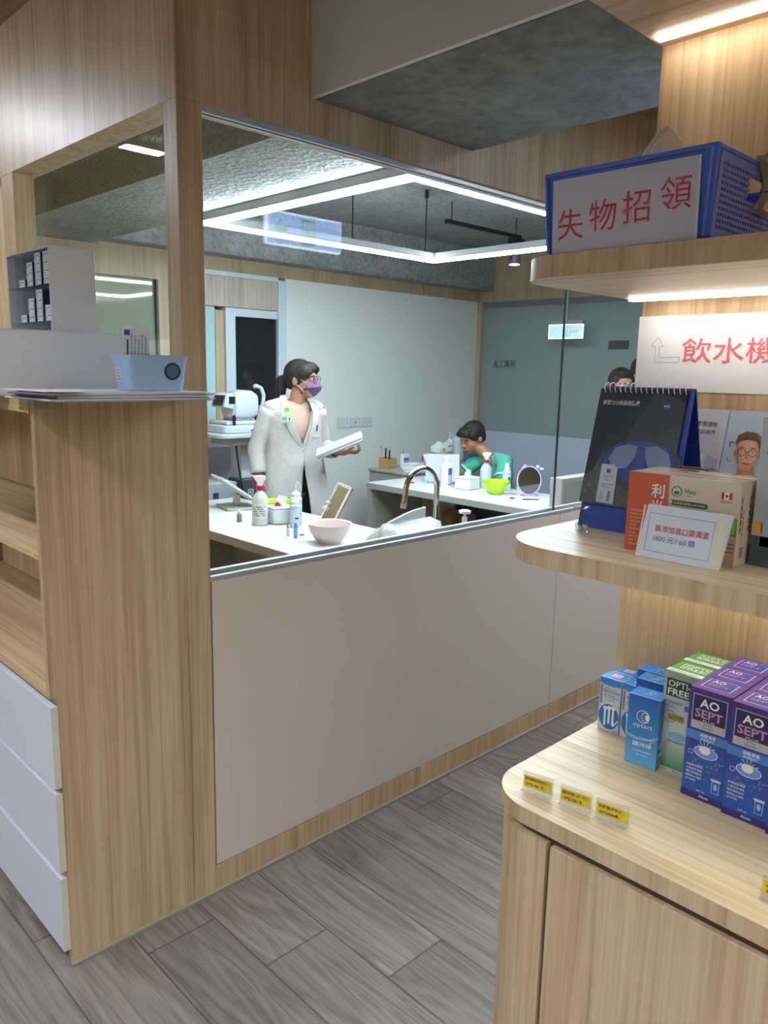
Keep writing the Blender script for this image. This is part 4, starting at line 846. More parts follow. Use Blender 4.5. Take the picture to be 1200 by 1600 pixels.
MB().box(-.9, .93, -.26, .25, .71, .75, QUARTZ).build('worktop', t, smooth=False); MB().box(-.88, .91, -.24, .23, 0, .709, DESKG).build('body', t, smooth=False)
MB().lathe([(.12, .7505), (.125, .752), (.11, .752), (.108, .7506)], CHROME, c=(-.5, 0, 0), cap=False).build('basin_rim', t)
# faucet
t = thing('gooseneck_faucet', 'chrome gooseneck faucet rising behind the front glass', 'faucet', (1.332, .31, .7505))
ra = .092
pts = [(0, 0, .0), (0, 0, .295)]+[(-ra+ra*math.cos(a_), 0, .30+ra*math.sin(a_)) for a_ in [PI*k_/14*1.0 for k_ in range(15)]]+[(-2*ra-.004, 0, .275), (-2*ra-.008, 0, .262)]
MB().tube(pts, .0115, CHROME, 16).build('spout', t); MB().tube([(-2*ra-.008, 0, .2615), (-2*ra-.012, 0, .24)], .0125, CHROME, 16).build('aerator', t)
MB().lathe([(.026, 0), (.026, .006), (.017, .012), (.015, .06)], CHROME).build('base', t); MB().tube([(.015, 0, .045), (.06, 0, .06)], .006, CHROME, 10).build('handle', t)
# tissue bag on the counter
t = thing('paper_towel_pack', 'half empty white plastic pack of paper towels beside the faucet', 'towel pack', (1.005, .165, .7505), .0)
BAGM = mat('thin white plastic film', '#d9ddd4', .2, coat=.6, bump=(28, .9))
def ringp(w_, d_, z_, n=20, tw=0, cx=0, wob=0, sd=0): return [(cx+w_*math.copysign(abs(math.cos(a_))**.6, math.cos(a_))*(1+wob*math.sin(a_*5+sd)), d_*math.copysign(abs(math.sin(a_))**.7, math.sin(a_))*(1+wob*math.cos(a_*4+sd)), z_+wob*.08*math.sin(3*a_+sd)) for a_ in [2*PI*k_/n for k_ in range(n)]]
MB().loft([ringp(.15, .075, 0), ringp(.168, .085, .02, wob=.02), ringp(.17, .086, .11, wob=.04, sd=1), ringp(.168, .082, .165, wob=.05, sd=2), ringp(.150, .055, .205, wob=.08, sd=3, cx=.01), ringp(.12, .015, .225, wob=.1, sd=4, cx=.01)], BAGM).build('wrapper', t)
MB().loft([[(x_, -.004+.003*math.sin(x_*40), z0+dz) for x_, z0 in ((-.13, .15), (-.125, .19), (-.09, .232), (-.02, .252), (.04, .262), (.10, .27), (.097, .215), (.10, .15))] for dz in (0,)]+[[(x_, .006+.003*math.sin(x_*40), z0) for x_, z0 in ((-.13, .15), (-.125, .19), (-.09, .232), (-.02, .252), (.04, .262), (.10, .27), (.097, .215), (.10, .15))]], PAPER).build('paper_sheet', t, smooth=False)
p = Print((-.085, -.088, .118), (1, 0, 0), UZ); p.text('不只棉', 0, 0, .04, ink('#1b2a3a'), 2, w=.105, bold=.02).text('抽取式紙巾', .14, .018, .012, ink('#1b2a3a'), 2, w=.07); p.build('lettering', t, smooth=False)
# pump bottle head near glass
t = thing('soap_pump', 'white pump top just above the window sill under the boy', 'pump bottle', (1.505, .30, .7505))
MB().lathe([(.032, 0), (.034, .01), (.034, .10), (.014, .125), (.014, .135)], WPL).build('bottle', t); MB().lathe([(.011, .135), (.011, .165), (.006, .168), (.006, .178), (.024, .181), (.026, .192), (.016, .196)], WPL).build('pump', t)
# grey block in place of an unidentified grey shape behind the joint
t = thing('storage_box', 'plain grey block inside the glass at the end of the counter', 'box', (2.44, .42, .7505))
MB().box(-.2, .2, -.12, -.05, 0, .27, mat('grey beige board', '#989590', .6)).build('body', t, bevel=.004); MB().box(-.175, .175, -.122, -.1205, .02, .245, mat('grey board inset', '#8a8782', .6)).build('front_inset', t)

# spray bottles etc.
LIQ = mat('milky clear bottle', '#cdd3cc', .22, coat=.4); LIQ2 = mat('bluish milky bottle', '#c3cfd8', .2, coat=.4)
def spray(label, loc, rz, k_=1.0, body=None):
    t = thing('spray_bottle', label, 'spray bottle', loc, rz); body = body or LIQ
    MB().lathe([(.034, 0), (.039, .004), (.04, .012), (.04, .12), (.037, .14), (.026, .158), (.0145, .17), (.0135, .18)], body).build('bottle', t)
    MB().lathe([(.0165, .176), (.0175, .178), (.0175, .196), (.0145, .198)], RED).build('collar', t)
    m = MB(); m.loft([[(-.012, -.011, .198), (.012, -.011, .198), (.012, .011, .198), (-.012, .011, .198)], [(-.014, -.009, .215), (.014, -.009, .215), (.014, .009, .215), (-.014, .009, .215)], [(-.03, -.009, .236), (.03, -.009, .236), (.03, .009, .236), (-.03, .009, .236)], [(-.034, -.007, .248), (.022, -.007, .25), (.022, .007, .25), (-.034, .007, .248)]], WPL); m.build('spray_head', t, bevel=.003)
    MB().box(-.043, -.03, -.007, .007, .228, .243, RED).build('nozzle', t); MB().tube([(-.024, 0, .226), (-.031, 0, .21), (-.034, 0, .185)], .0045, RED, 8).build('trigger', t)
    p = []
    m = MB()
    lm = ink('#dcdcd6'); bk = ink('#33363c')
    for i in range(8):
        a0, a1 = -2.4+.2*i, -2.2+.2*i; r_ = .0404; m.add([(r_*math.cos(a0), r_*math.sin(a0), .04), (r_*math.cos(a1), r_*math.sin(a1), .04), (r_*math.cos(a1), r_*math.sin(a1), .11), (r_*math.cos(a0), r_*math.sin(a0), .11)], [(0, 1, 2, 3)], lm)
        r_ = .0407
        for j in range(5):
            if (i+j) % 5: m.add([(r_*math.cos(a0+.02), r_*math.sin(a0+.02), .05+.011*j), (r_*math.cos(a1-.02), r_*math.sin(a1-.02), .05+.011*j), (r_*math.cos(a1-.02), r_*math.sin(a1-.02), .055+.011*j), (r_*math.cos(a0+.02), r_*math.sin(a0+.02), .055+.011*j)], [(0, 1, 2, 3)], bk)
    m.build('label_print', t); t.scale = (k_, k_, k_); return t
spray('clear spray bottle with red and white head on the corner post desk', (1.205, 1.375, .7505), -.75)
spray('clear spray bottle with red collar standing before the boy', (3.16, 1.50, .7505), PI-.75, .98, LIQ2)
def tissue_box(label, loc, rz, logo, sheet):
    t = thing('tissue_box', label, 'tissue box', loc, rz)
    MB().box(-.056, .056, -.05, .05, 0, .078, WPL).build('body', t, bevel=.008); MB().box(-.057, .057, -.051, .051, .0785, .088, WPL).build('lid', t, bevel=.005)
    m = MB(); m.loft([[(-.02, -.004, .082), (.026, -.004, .082), (.026, .004, .082), (-.02, .004, .082)], [(-.022, .004, .11), (.026, -.006, .108), (.026, -.003, .108), (-.022, .007, .11)], [(-.012, -.006, .145), (.042, .006, .13), (.042, .008, .13), (-.012, -.004, .145)]], PAPER); m.build('tissue', t)
    if logo:
        m = MB(); m.loft([[(-.036, -.010, .0885), (.004, -.010, .0885), (.004, -.004, .0885), (-.036, -.004, .0885)], [(-.024, -.0075, .112), (-.016, -.0075, .11), (-.016, -.006, .11), (-.024, -.006, .112)]], mat('crimson tissue', '#a81f3a', .7)); m.build('red_tissue', t)
        p = Print((-.057, .03, .02), RY, UZ); p.text('衛生', .004, .012, .022, ink('#3a3c40'), w=.04); p.build('lettering', t, smooth=False)
    return t
tissue_box('white tissue box with a red tipped tissue beside the clear spray bottle', (1.315, 1.355, .7505), -.25, True, 1)
tissue_box('white tissue box beside the lime green bowl in front of the boy', (3.02, 1.545, .7505), .1, False, 1).scale = (1.2, 1.2, .95)
# saline bottles with loop nozzle
def saline(label, loc, s=1.0, lb='#39404a', squirt=True):
    t = thing('squeeze_bottle', label, 'bottle', loc)
    MB().lathe([(.027, 0), (.031, .003), (.031, .105), (.029, .112), (.031, .118), (.031, .135), (.025, .143)], LIQ2).build('bottle', t); MB().lathe([(.022, .143), (.023, .146), (.023, .160), (.012, .168), (.006, .175)], WPL).build('cap', t)
    if squirt:
        MB().tube([(0, 0, .170), (0, 0, .205), (.004, -.004, .213), (.013, -.013, .21), (.017, -.017, .19), (.0175, -.0175, .172)], .0032, WPL, 8).build('nozzle', t); MB().ball((.003, -.003, .215), (.006, .006, .006), WPL, 10).build('stopper', t)
    else: MB().lathe([(.013, .168), (.015, .172), (.016, .186), (.011, .198), (0, .2)], WPL).build('stopper', t)
    m = MB(); r_ = .0313
    for i in range(5):
        a0, a1 = -2.2+.17*i, -2.03+.17*i; m.add([(r_*math.cos(a0), r_*math.sin(a0), .055), (r_*math.cos(a1), r_*math.sin(a1), .055), (r_*math.cos(a1), r_*math.sin(a1), .066 if squirt else .10), (r_*math.cos(a0), r_*math.sin(a0), .066 if squirt else .10)], [(0, 1, 2, 3)], ink(lb))
    m.build('label_print', t); t.scale = (s, s, s); return t
saline('clear squeeze bottle with a looped white nozzle before the woman', (1.345, 1.265, .7505), 1.0)
saline('clear squeeze bottle in front of the looped nozzle one', (1.30, 1.215, .7505), .82)
saline('clear bottle with a green label and round white stopper beside the lime bowl', (3.19, 1.345, .7505), .93, '#2f6a34', False)
t = thing('pump_dispenser', 'clear pump dispenser bottle between the green label bottle and the mirror', 'pump bottle', (3.26, 1.27, .7505))
MB().lathe([(.03, 0), (.033, .004), (.033, .105), (.028, .115), (.012, .12)], LIQ2).build('bottle', t); MB().tube([(0, 0, .12), (0, 0, .158), (.0, 0, .162), (.024, -.02, .160), (.03, -.026, .15)], .004, WPL, 8).lathe([(.014, .118), (.014, .132)], WPL).build('pump', t)
# bowls
def bowl(name, label, loc, R, H, foot, mtl):
    pr = [(foot, 0), (foot, .004), (R*.72, H*.3), (R*.9, H*.65), (R*.97, H*.97), (R*1.03, H), (R*1.03, H+.003), (R*.955, H-.001), (R*.88, H*.66), (R*.69, H*.33), (foot*.9, .008), (0, .007)]
    return tag(MB().lathe(pr, mtl, seg=48).build(name, loc=loc), label, 'bowl')
bowl('mixing_bowl', 'pale pink plastic bowl on the corner post desk', (1.21, .845, .7505), .10, .088, .052, mat('pale pink plastic', '#ddcbc6', .28))
LIME = mat('lime green plastic', '#b4dd1c', .28)
bowl('mixing_bowl', 'lime green bowl on the desk where the boy sits', (3.0, 1.29, .7505), .088, .083, .042, LIME)
bowl('mixing_bowl', 'lime green bowl behind the white tissue box near the woman', (1.50, 1.62, .7505), .075, .06, .04, LIME)
# droppers, small bottles
def small_bottle(name, label, loc, r, h, mb, mc, cat='bottle'):
    t = thing(name, label, cat, loc); MB().lathe([(r*.95, 0), (r, .002), (r, h*.62), (r*.8, h*.68), (r*.5, h*.7)], mb).build('bottle', t); MB().lathe([(r*.75, h*.695), (r*.75, h*.85), (r*.45, h*.9), (r*.5, h*.97), (r*.3, h)], mc).build('cap', t); return t
small_bottle('dropper_bottle', 'small dropper bottle with blue cap and blue label', (1.142, 1.005, .7525), .0105, .072, mat('blue dropper label', '#6fb2d6', .35), mat('blue cap', '#2f7fc4', .35))
small_bottle('dropper_bottle', 'small dropper bottle with pink cap behind the blue one', (1.142, 1.062, .7525), .0085, .056, LIQ2, mat('pink cap', '#cf6c78', .35))
t = small_bottle('test_strip_bottle', 'small grey labelled bottle left of the clear spray bottle', (1.165, 1.50, .7505), .014, .062, mat('grey striped label', '#7b8078', .4), WPL)
tag(MB().tube([(0, 0, .004), (.018, -.014, .004)], .0038, RED, 10).build('bottle_cap', loc=(1.19, 1.04, .7525)), 'tiny red cap lying on the white tray beside the pink bowl', 'cap')
m = MB(); m.prism([(-.17, -.05), (.14, -.15), (.19, -.06), (-.08, .13)], 0, .0015, mat('white glossy tray', '#f0f3f4', .12))
tag(m.build('paper_tray', loc=(1.13, 1.03, .7504), smooth=False), 'flat white sheet under the dropper bottles', 'tray')
# document stand (back view) far left
t = thing('tablet_stand', 'white tilted tablet stand seen from behind on the corner post desk', 'stand', (1.37, 1.86, .7505), -.25)
cb = mat('beige plastic stand', '#bcbab0', .4)
MB().box(-.07, .11, -.09, .10, 0, .014, cb).build('base', t, bevel=.004)
MB().loft([[(.105, -.11, .035), (.105, .11, .035), (.113, .11, .043), (.113, -.11, .043)], [(-.10, -.11, .175), (-.10, .11, .175), (-.092, .11, .187), (-.092, -.11, .187)]], mat('pale white panel', '#cfd3d2', .35)).build('panel', t, bevel=.003, recalc=True)
MB().box(-.0, .03, -.02, .02, .014, .075, cb).build('hinge', t, bevel=.003)
# tilted mirror with patterned frame
t = thing('table_mirror', 'rectangular tilting mirror with a shell patterned frame behind the pink bowl', 'mirror', (1.375, 1.10, .7505), math.radians(-112))
MIR = mat('mirror glass', '#c9c5bb', .03, 1); FRc = mat('cream patterned frame', '#d8d2c4', .4)
def tilt(px_, pz_, dy_): a_ = math.radians(62); return (px_, .02+pz_*math.cos(a_)+dy_*math.sin(a_), .025+pz_*math.sin(a_)-dy_*math.cos(a_))
def tbox(x0_, x1_, z0_, z1_, d0, d1, mt, m=None):
    m = m or MB(); return m.add([tilt(x_, z_, d_) for z_ in (z0_, z1_) for d_ in (d0, d1) for x_ in (x0_, x1_)], [(0, 2, 3, 1), (4, 5, 7, 6), (0, 1, 5, 4), (2, 6, 7, 3), (0, 4, 6, 2), (1, 3, 7, 5)], mt)
tbox(-.095, .095, 0, .215, .002, .012, mat('brown wood back', '#7a6247', .5)).build('back', t, bevel=.002, recalc=True); tbox(-.085, .085, .012, .203, -.001, .0015, MIR).build('mirror_glass', t, smooth=False, recalc=True)
m = MB(); tbox(-.097, -.083, 0, .217, -.004, .0018, FRc, m); tbox(.083, .097, 0, .217, -.004, .0018, FRc, m); tbox(-.083, .083, 0, .013, -.004, .0018, FRc, m); tbox(-.083, .083, .203, .217, -.004, .0018, FRc, m)
for i in range(22):
    for x_ in (-.09, .09):
        if i < 15: m.ball(tilt(x_, .012+.0142*i, -.0045), .0026, ink(('#5a6a8a', '#b08a60', '#e8e8e4')[i % 3]), 8)
for i in range(11): m.ball(tilt(-.08+.016*i, .21, -.0045), .0026, ink(('#5a6a8a', '#b08a60', '#e8e8e4')[i % 3]), 8)
m.build('frame', t)
for z_, r_ in ((.10, .010), (.13, .006), (.068, .012)): MB().ball(tilt(-.093, z_, -.006), r_, mat('white shell', '#e6e6e2', .4), 10).build('shell', t)
MB().box(-.06, .06, -.025, .10, 0, .016, mat('dark wooden foot', '#5e5347', .5)).build('foot', t, bevel=.003)
# things on the boy's desk
t = thing('cleaner_bottle', 'white bottle with a blue label behind the chrome faucet', 'bottle', (2.985, 1.705, .7505))
MB().lathe([(.036, 0), (.039, .004), (.039, .145), (.034, .158), (.018, .166), (.016, .17)], WPL).build('bottle', t); MB().lathe([(.019, .170), (.019, .205), (.017, .209), (0, .209)], WPL).build('cap', t)
m = MB(); r_ = .0393
for i in range(7):
    a0, a1 = -2.1+.17*i, -1.93+.17*i
    for z0, z1, cc in ((.02, .085, '#b9bcc4'), (.085, .132, '#3f63ac'), (.014, .02, '#2a4a96')): m.add([(r_*math.cos(a0), r_*math.sin(a0), z0), (r_*math.cos(a1), r_*math.sin(a1), z0), (r_*math.cos(a1), r_*math.sin(a1), z1), (r_*math.cos(a0), r_*math.sin(a0), z1)], [(0, 1, 2, 3)], ink(cc))
m.build('label_print', t)
t = thing('table_mirror', 'oval lilac table mirror with bow and ears on the desk of the boy', 'mirror', (3.10, 1.10, .7505), -.85)
LIL = mat('lilac plastic', '#b9a8d6', .35); a_ = math.radians(16)
def mt_(u, v, d): return (u, .0+v*math.sin(a_)*.6+d, .09+.012+v*math.cos(a_)*1.0)
er, ez = .070, .088
rg = [[mt_((er+ro)*math.cos(q), (ez+ro)*math.sin(q), d) for q in [2*PI*i/36 for i in range(36)]] for ro, d in ((0, -.004), (.008, -.006), (.010, .002), (.008, .009), (0, .009))]
MB().loft(rg, LIL, True, True).build('frame', t, recalc=True); m = MB(); m.add([mt_((er+.001)*math.cos(2*PI*i/36), (ez+.001)*math.sin(2*PI*i/36), -.0052) for i in range(36)], [list(range(36))], mat('round mirror glass', '#b8bcb8', .04, 1)); m.build('mirror_glass', t, smooth=False)
MB().lathe([(.055, 0), (.058, .004), (.05, .009), (0, .010)], LIL, c=(.01, .02, 0)).build('foot', t); MB().tube([(.0, .012, .008), (0, .02, .05), (0, .016, .09)], .006, LIL, 8).build('stem', t)
m = MB(); m.ball(mt_(.052, .092, 0), (.012, .005, .010), WPL, 10).ball(mt_(.078, .078, 0), (.013, .005, .009), WPL, 10); m.build('bow', t, label='small white bow'); MB().ball(mt_(-.03, .098, 0), (.010, .004, .008), LIL, 10).build('bow', t)
t = thing('tablet', 'white tablet standing upright in front of the face of the boy', 'tablet', (3.09, 1.83, .7505), -.78)
a2 = math.radians(20)
MB().loft([[(-.12, 0, .004), (.12, 0, .004), (.12, .008, .004), (-.12, .008, .004)], [(-.12, .075, .20), (.12, .075, .20), (.12, .083, .198), (-.12, .083, .198)]], mat('white tablet shell', '#aeb6bc', .3)).build('case', t, bevel=.002, recalc=True)
MB().box(-.05, .05, .05, .12, 0, .006, DARK).tube([(0, .10, .004), (0, .055, .11)], .006, DARK, 8).build('kickstand', t)
m = MB(); m.prism([(-.10, -.07), (.13, -.07), (.13, .07), (-.10, .07)], 0, .0012, mat('glossy clear sheet', '#e8eef2', .1)); tag(m.build('instruction_sheet', loc=(2.95, 1.03, .7504), smooth=False), 'glossy white sheet with small bottles before the lilac mirror', 'sheet')
for i, (x_, y_, c_, lab) in enumerate(((2.90, 1.10, '#c83a2a', 'tiny red cap lying beside the lime green bowl on the desk of the boy'), (2.93, 1.02, '#3a4048', 'small dark pen lying before the lilac mirror'), (2.97, .99, '#8a5a9a', 'small purple tweezers lying before the lilac mirror'))):
    tag(MB().tube([(0, 0, .0055), (.035-.012*(i == 0), -.035+.015*(i == 0), .0055)], .005 if i == 0 else .004, ink(c_), 8).build(('bottle_cap', 'pen', 'tweezers')[i], loc=(x_, y_, .7520)), lab, ('cap', 'pen', 'tweezers')[i])
small_bottle('dropper_bottle', 'small light blue dropper bottle under the arch of the faucet', (2.99, 1.90, .7505), .014, .05, mat('pale blue dropper', '#8cc4e2', .3), LIQ2)
tag(MB().tube([(0, 0, .005), (.02, -.015, .005)], .005, RED, 8).build('bottle_cap', loc=(2.90, 1.96, .7505)), 'tiny red cap lying beside the light blue dropper under the faucet arch', 'cap')
# low cabinet behind desk with clutter
t = thing('low_cabinet', 'grey green low cabinet against the back wall covered with supplies', 'cabinet', (3.7, 2.42, 0)); GG = mat('grey green laminate', '#96988c', .5)
MB().box(-.60, .75, -.20, .20, .755, .78, GG).build('top', t, bevel=.008); MB().box(-.59, .74, -.19, .19, .04, .7545, GG).build('body', t, bevel=.003)
for i in range(3): MB().box(-.57+.44*i, -.15+.44*i, -.197, -.1905, .60, .745, GG).build('drawer', t, bevel=.002)
ZT = .7805
t = thing('wooden_box', 'open wooden pen box on the low cabinet corner', 'box', (3.20, 2.50, ZT), .2); WBX = wood('small box wood', 'x', ('#8a6a44', '#a58052', '#b08c5c', '#bd9a6a'))
m = MB(); m.box(-.06, .06, -.045, -.04, 0, .075, WBX).box(-.06, .06, .04, .045, 0, .085, WBX).box(-.06, -.055, -.04, .04, 0, .085, WBX).box(.055, .06, -.04, .04, 0, .075, WBX).box(-.055, .055, -.04, .04, 0, .005, WBX); m.build('body', t, smooth=False)
for i, (x_, y_, c_, hh, lab) in enumerate(((-.02, .01, '#14161a', .15, 'black pen leaning in the wooden pen box'), (.02, .0, '#14161a', .135, 'second black pen standing in the wooden pen box'), (-.04, .02, '#b99aa0', .17, 'striped pink pen, tallest in the wooden pen box'))):
    tag(MB().tube([(0, 0, 0), (.012*(1-i), .004, hh)], .0065, ink(c_), 8).build('pen', loc=(3.20+x_, 2.50+y_, ZT+.006)), lab, 'pen')
t = thing('medicine_box', 'small white and blue carton beside the wooden pen box', 'carton', (3.36, 2.47, ZT), .1); MB().box(-.035, .035, -.015, .015, 0, .105, WPL).build('carton_body', t); p = Print((-.035, -.015, 0), (1, 0, 0), UZ); p.rect(.003, .01, .064, .045, ink('#8fb4d8')).rect(.003, .055, .064, .014, ink('#2c3f9a')).rect(.003, .071, .064, .006, ink('#5a6a9a')); p.build('front_print', t, smooth=False)
tag(MB().tube([(0, 0, 0), (.015, 0, .05)], .007, ink('#b8506a'), 8).build('pen', loc=(3.36, 2.50, ZT+.08)), 'pink marker tip behind the white and blue carton', 'pen')
tag(MB().box(-.07, .07, -.05, .05, 0, .045, WPL).box(-.073, .073, -.053, .053, .0452, .053, WPL).build('lidded_box', bevel=.003, loc=(3.28, 2.30, ZT)), 'white lidded box on the front edge of the low cabinet', 'box')
t = thing('tape_roll', 'white roll with a red and black core on the low cabinet', 'tape roll', (3.47, 2.34, ZT+.075), 0); MB().tube([(-.03, .015, 0), (.03, -.015, 0)], .036, WPL, 20).build('roll', t); MB().tube([(-.0325, .0165, 0), (-.0302, .0150, 0)], .024, RED, 16).build('core', t); MB().box(-.035, .035, -.03, .03, -.074, -.035, GPL).build('holder', t, bevel=.004)
TRN = mat('translucent plastic bin', '#cbd3d2', .3)
t = thing('plastic_bin', 'translucent plastic bin on the low cabinet', 'bin', (3.64, 2.38, ZT)); basket_shell(t, .20, .17, .09, 1.04, TRN, 0).build('body', t)
t = thing('wet_wipe_pack', 'crinkled clear packs with purple print lying on the plastic bin', 'packs', (3.72, 2.40, ZT+.094)); MB().loft([ringp(.09, .05, 0), ringp(.105, .06, .02, wob=.05), ringp(.10, .055, .06, wob=.08, sd=2), ringp(.06, .03, .095, wob=.1, sd=4)], BAGM).build('packs', t)
p = Print((-.07, -.066, .04), (1, 0, 0), UZ); p.rect(0, 0, .03, .01, ink('#5f6aa8')).rect(.07, .02, .03, .01, ink('#4a5a9a')); p.build('pack_print', t, smooth=False)
saline('clear bottle behind the clear packs on the low cabinet', (3.90, 2.48, ZT), 1.15, '#cfd6dc')
saline('tall clear bottle beside the grey bottles on the low cabinet', (4.02, 2.50, ZT), 1.25, '#cfd6dc')
for i, (x_, c_) in enumerate(((4.12, '#5f6a72'), (4.21, '#77828a'))):
    t = thing('solution_bottle', ('dark grey boxy bottle with blue print against the back wall', 'second grey boxy bottle nearest the head of the boy')[i], 'bottle', (x_, 2.46, ZT)); MB().box(-.035, .035, -.025, .025, 0, .15, ink(c_)).build('bottle', t, bevel=.006); MB().box(-.03, .03, -.027, -.0255, .02, .075, ink('#3b5bb4')).box(-.02, .025, -.027, -.0255, .11, .135, WPL).build('label_print', t)
for i in range(3): tag(MB().box(-.02, .02, -.012, .012, 0, .006, ink(('#dfe3e6', '#3c4044', '#c9ccd0')[i])).build('alcohol_wipe', loc=(3.16+.13*i, 2.245, ZT), rz=.4*i), ('white sachet at the low cabinet corner', 'dark sachet before the lidded white box', 'pale sachet lying under the tape roll')[i], 'sachet')
# autorefractor on its table
t = thing('instrument_table', 'motorised white instrument table with a dark grey column', 'table', (1.90, 2.58, 0)); PW = mat('pale blue white plastic', '#c3ccd4', .35)
MB().prism([(x_, y_) for x_, y_, _ in rr(.56, .42, .06)], 1.085, 1.110, PW).build('tabletop', t, bevel=.004); MB().box(-.17, .07, -.16, .1, 1.035, 1.0845, mat('beige drawer', '#aeb0a8', .5)).build('drawer', t, bevel=.004)
MB().box(-.04, .085, -.06, .06, .80, 1.0845, PW).build('column', t, bevel=.008); MB().box(-.055, .10, -.075, .075, .05, .80, mat('slate grey column cover', '#464e57', .45)).build('column_cover', t, bevel=.008); MB().box(-.12, .25, -.2, .2, 0, .05, DARK).build('foot', t, bevel=.01)
p = Print((.045, -.0755, .53), UZ, (-1, 0, 0)); p.text('DIKO', 0, 0, .04, ink('#b9c0c6'), w=.14).frame(.155, -.003, .045, .045, .008, ink('#c6ccd2')).disc(.178, .02, .009, ink('#c6ccd2')); p.build('lettering', t, smooth=False)
MB().tube([(-.09, -.08, 1.03), (-.085, -.1, .9), (-.05, -.1, .7), (-.055, -.08, .55)], .006, BLACK, 8).build('cable', t)
t = thing('autorefractor', 'white eye examination machine with a chin rest on the instrument table', 'eye machine', (1.90, 2.58, 1.1105))
MB().prism([(x_, y_) for x_, y_, _ in rr(.36, .30, .05, cx=-.03)], 0, .05, PW).build('base', t, bevel=.006); MB().box(-.17, .10, -.10, .12, .0505, .075, PW).build('slide', t, bevel=.008)
m = MB()
rings = []
for x_, z0, z1, w_ in ((-.10, .10, .245, .07), (-.085, .085, .262, .085), (-.02, .08, .275, .095), (.05, .085, .27, .095), (.085, .10, .25, .085), (.10, .13, .22, .06)): rings.append([(x_, y_*w_, (z0+z1)/2+zz*(z1-z0)/2) for y_, zz in [(math.copysign(abs(math.cos(q))**.45, math.cos(q)), math.copysign(abs(math.sin(q))**.45, math.sin(q))) for q in [2*PI*k_/24 for k_ in range(24)]]])
m.loft(rings, PW); m.build('head', t, recalc=True)
MB().box(-.09, .07, -.07, .07, .0755, .09, GPL).build('neck', t, bevel=.006)
MB().loft([[(-.175, -.075, .165), (-.175, .075, .165), (-.10, .075, .15), (-.10, -.075, .15)], [(-.15, -.075, .245), (-.15, .075, .245), (-.095, .075, .255), (-.095, -.075, .255)]], PW).build('screen_housing', t, bevel=.006, recalc=True)
MB().loft([[(-.1765, -.055, .175), (-.1765, .055, .175), (-.174, .055, .175), (-.174, -.055, .175)], [(-.1545, -.055, .238), (-.1545, .055, .238), (-.152, .055, .238), (-.152, -.055, .238)]], BLACK).build('screen', t, recalc=True)
MB().box(-.135, -.065, -.0785, -.0755, .185, .232, BLACK).build('side_screen', t)
MB().tube([(-.12, -.11, .05), (-.12, -.11, .075)], .01, BLACK, 12).ball((-.12, -.11, .095), (.014, .014, .022), BLACK, 12).build('joystick', t); MB().box(-.02, 0, -.1505, -.149, .012, .022, BLACK).build('port', t)
MB().tube([(.115, -.04, .02), (.125, -.04, .12), (.155, -.04, .19), (.16, -.04, .24), (.14, -.04, .285), (.10, -.04, .30), (.085, -.04, .295)], .013, PW, 12).build('forehead_rest', t); MB().box(.105, .135, -.09, .03, .13, .17, GPL).build('chin_rest', t, bevel=.005)
MB().box(.10, .135, -.09, .06, .0, .05, PW).build('rest_base', t, bevel=.004)
t = thing('power_unit', 'pale grey computer case beside the instrument column', 'computer case', (1.665, 2.60, .0)); MB().box(-.11, .11, -.16, .16, 0, .80, mat('case grey', '#aab2bc', .45)).build('body', t, bevel=.006); MB().box(-.07, -.03, -.162, -.1605, .70, .74, DARK).build('front_socket', t)
# wall sockets
for i, x_ in enumerate((3.165, 3.30, 3.435)):
    t = thing('wall_socket', ('blank wall plate nearest the woman', 'wall plate with one round black jack, middle of three', 'wall plate with two outlets beside the round jack plate')[i], 'wall plate', (x_, 2.9999, 1.065), 0, 'wall plates on the cream wall')
    MB().box(-.06, .06, -.009, 0, 0, .082, mat('grey white plate', '#c9cdd0', .4)).build('plate', t, bevel=.003); p = Print((-.06, -.009, 0), (1, 0, 0), UZ)
    if i == 0: p.frame(.02, .02, .08, .042, .001, ink('#a4a9ad'))
    elif i == 1: p.disc(.06, .04, .007, ink('#15161a')).frame(.02, .02, .08, .042, .001, ink('#a4a9ad'))
    else:
        for k_ in (.035, .07): p.rect(k_, .03, .003, .02, ink('#5a5f64')).rect(k_+.01, .03, .003, .02, ink('#5a5f64'))
        p.frame(.02, .02, .08, .042, .001, ink('#a4a9ad'))
    p.build('plate_print', t, smooth=False)
# pipe under the ceiling
t = thing('drain_pipe', 'white plastic drain pipe running under the concrete at the back wall', 'pipe', (0, 0, 0)); MB().tube([(.105, 2.79, 2.335), (1.02, 2.79, 2.305)], .035, mat('aged white pipe', '#b9bab0', .45), 16).build('pipe', t)
MB().tube([(.66, 2.79, 2.319), (.70, 2.79, 2.318)], .042, MATS['aged white pipe'], 16).build('joint', t); MB().tube([(1.0, 2.79, 2.306), (1.09, 2.79, 2.303), (1.12, 2.79, 2.33), (1.125, 2.79, 2.36)], .04, MATS['aged white pipe'], 16).build('elbow', t)
tag(MB().tube([(.45, .92, 2.58), (.30, .75, 2.60), (.18, .5, 2.55), (.17, .3, 2.52)], .008, BLACK, 8).build('cable', loc=(0, 0, 0)), 'black cable curving under the ceiling behind the side glass', 'cable')

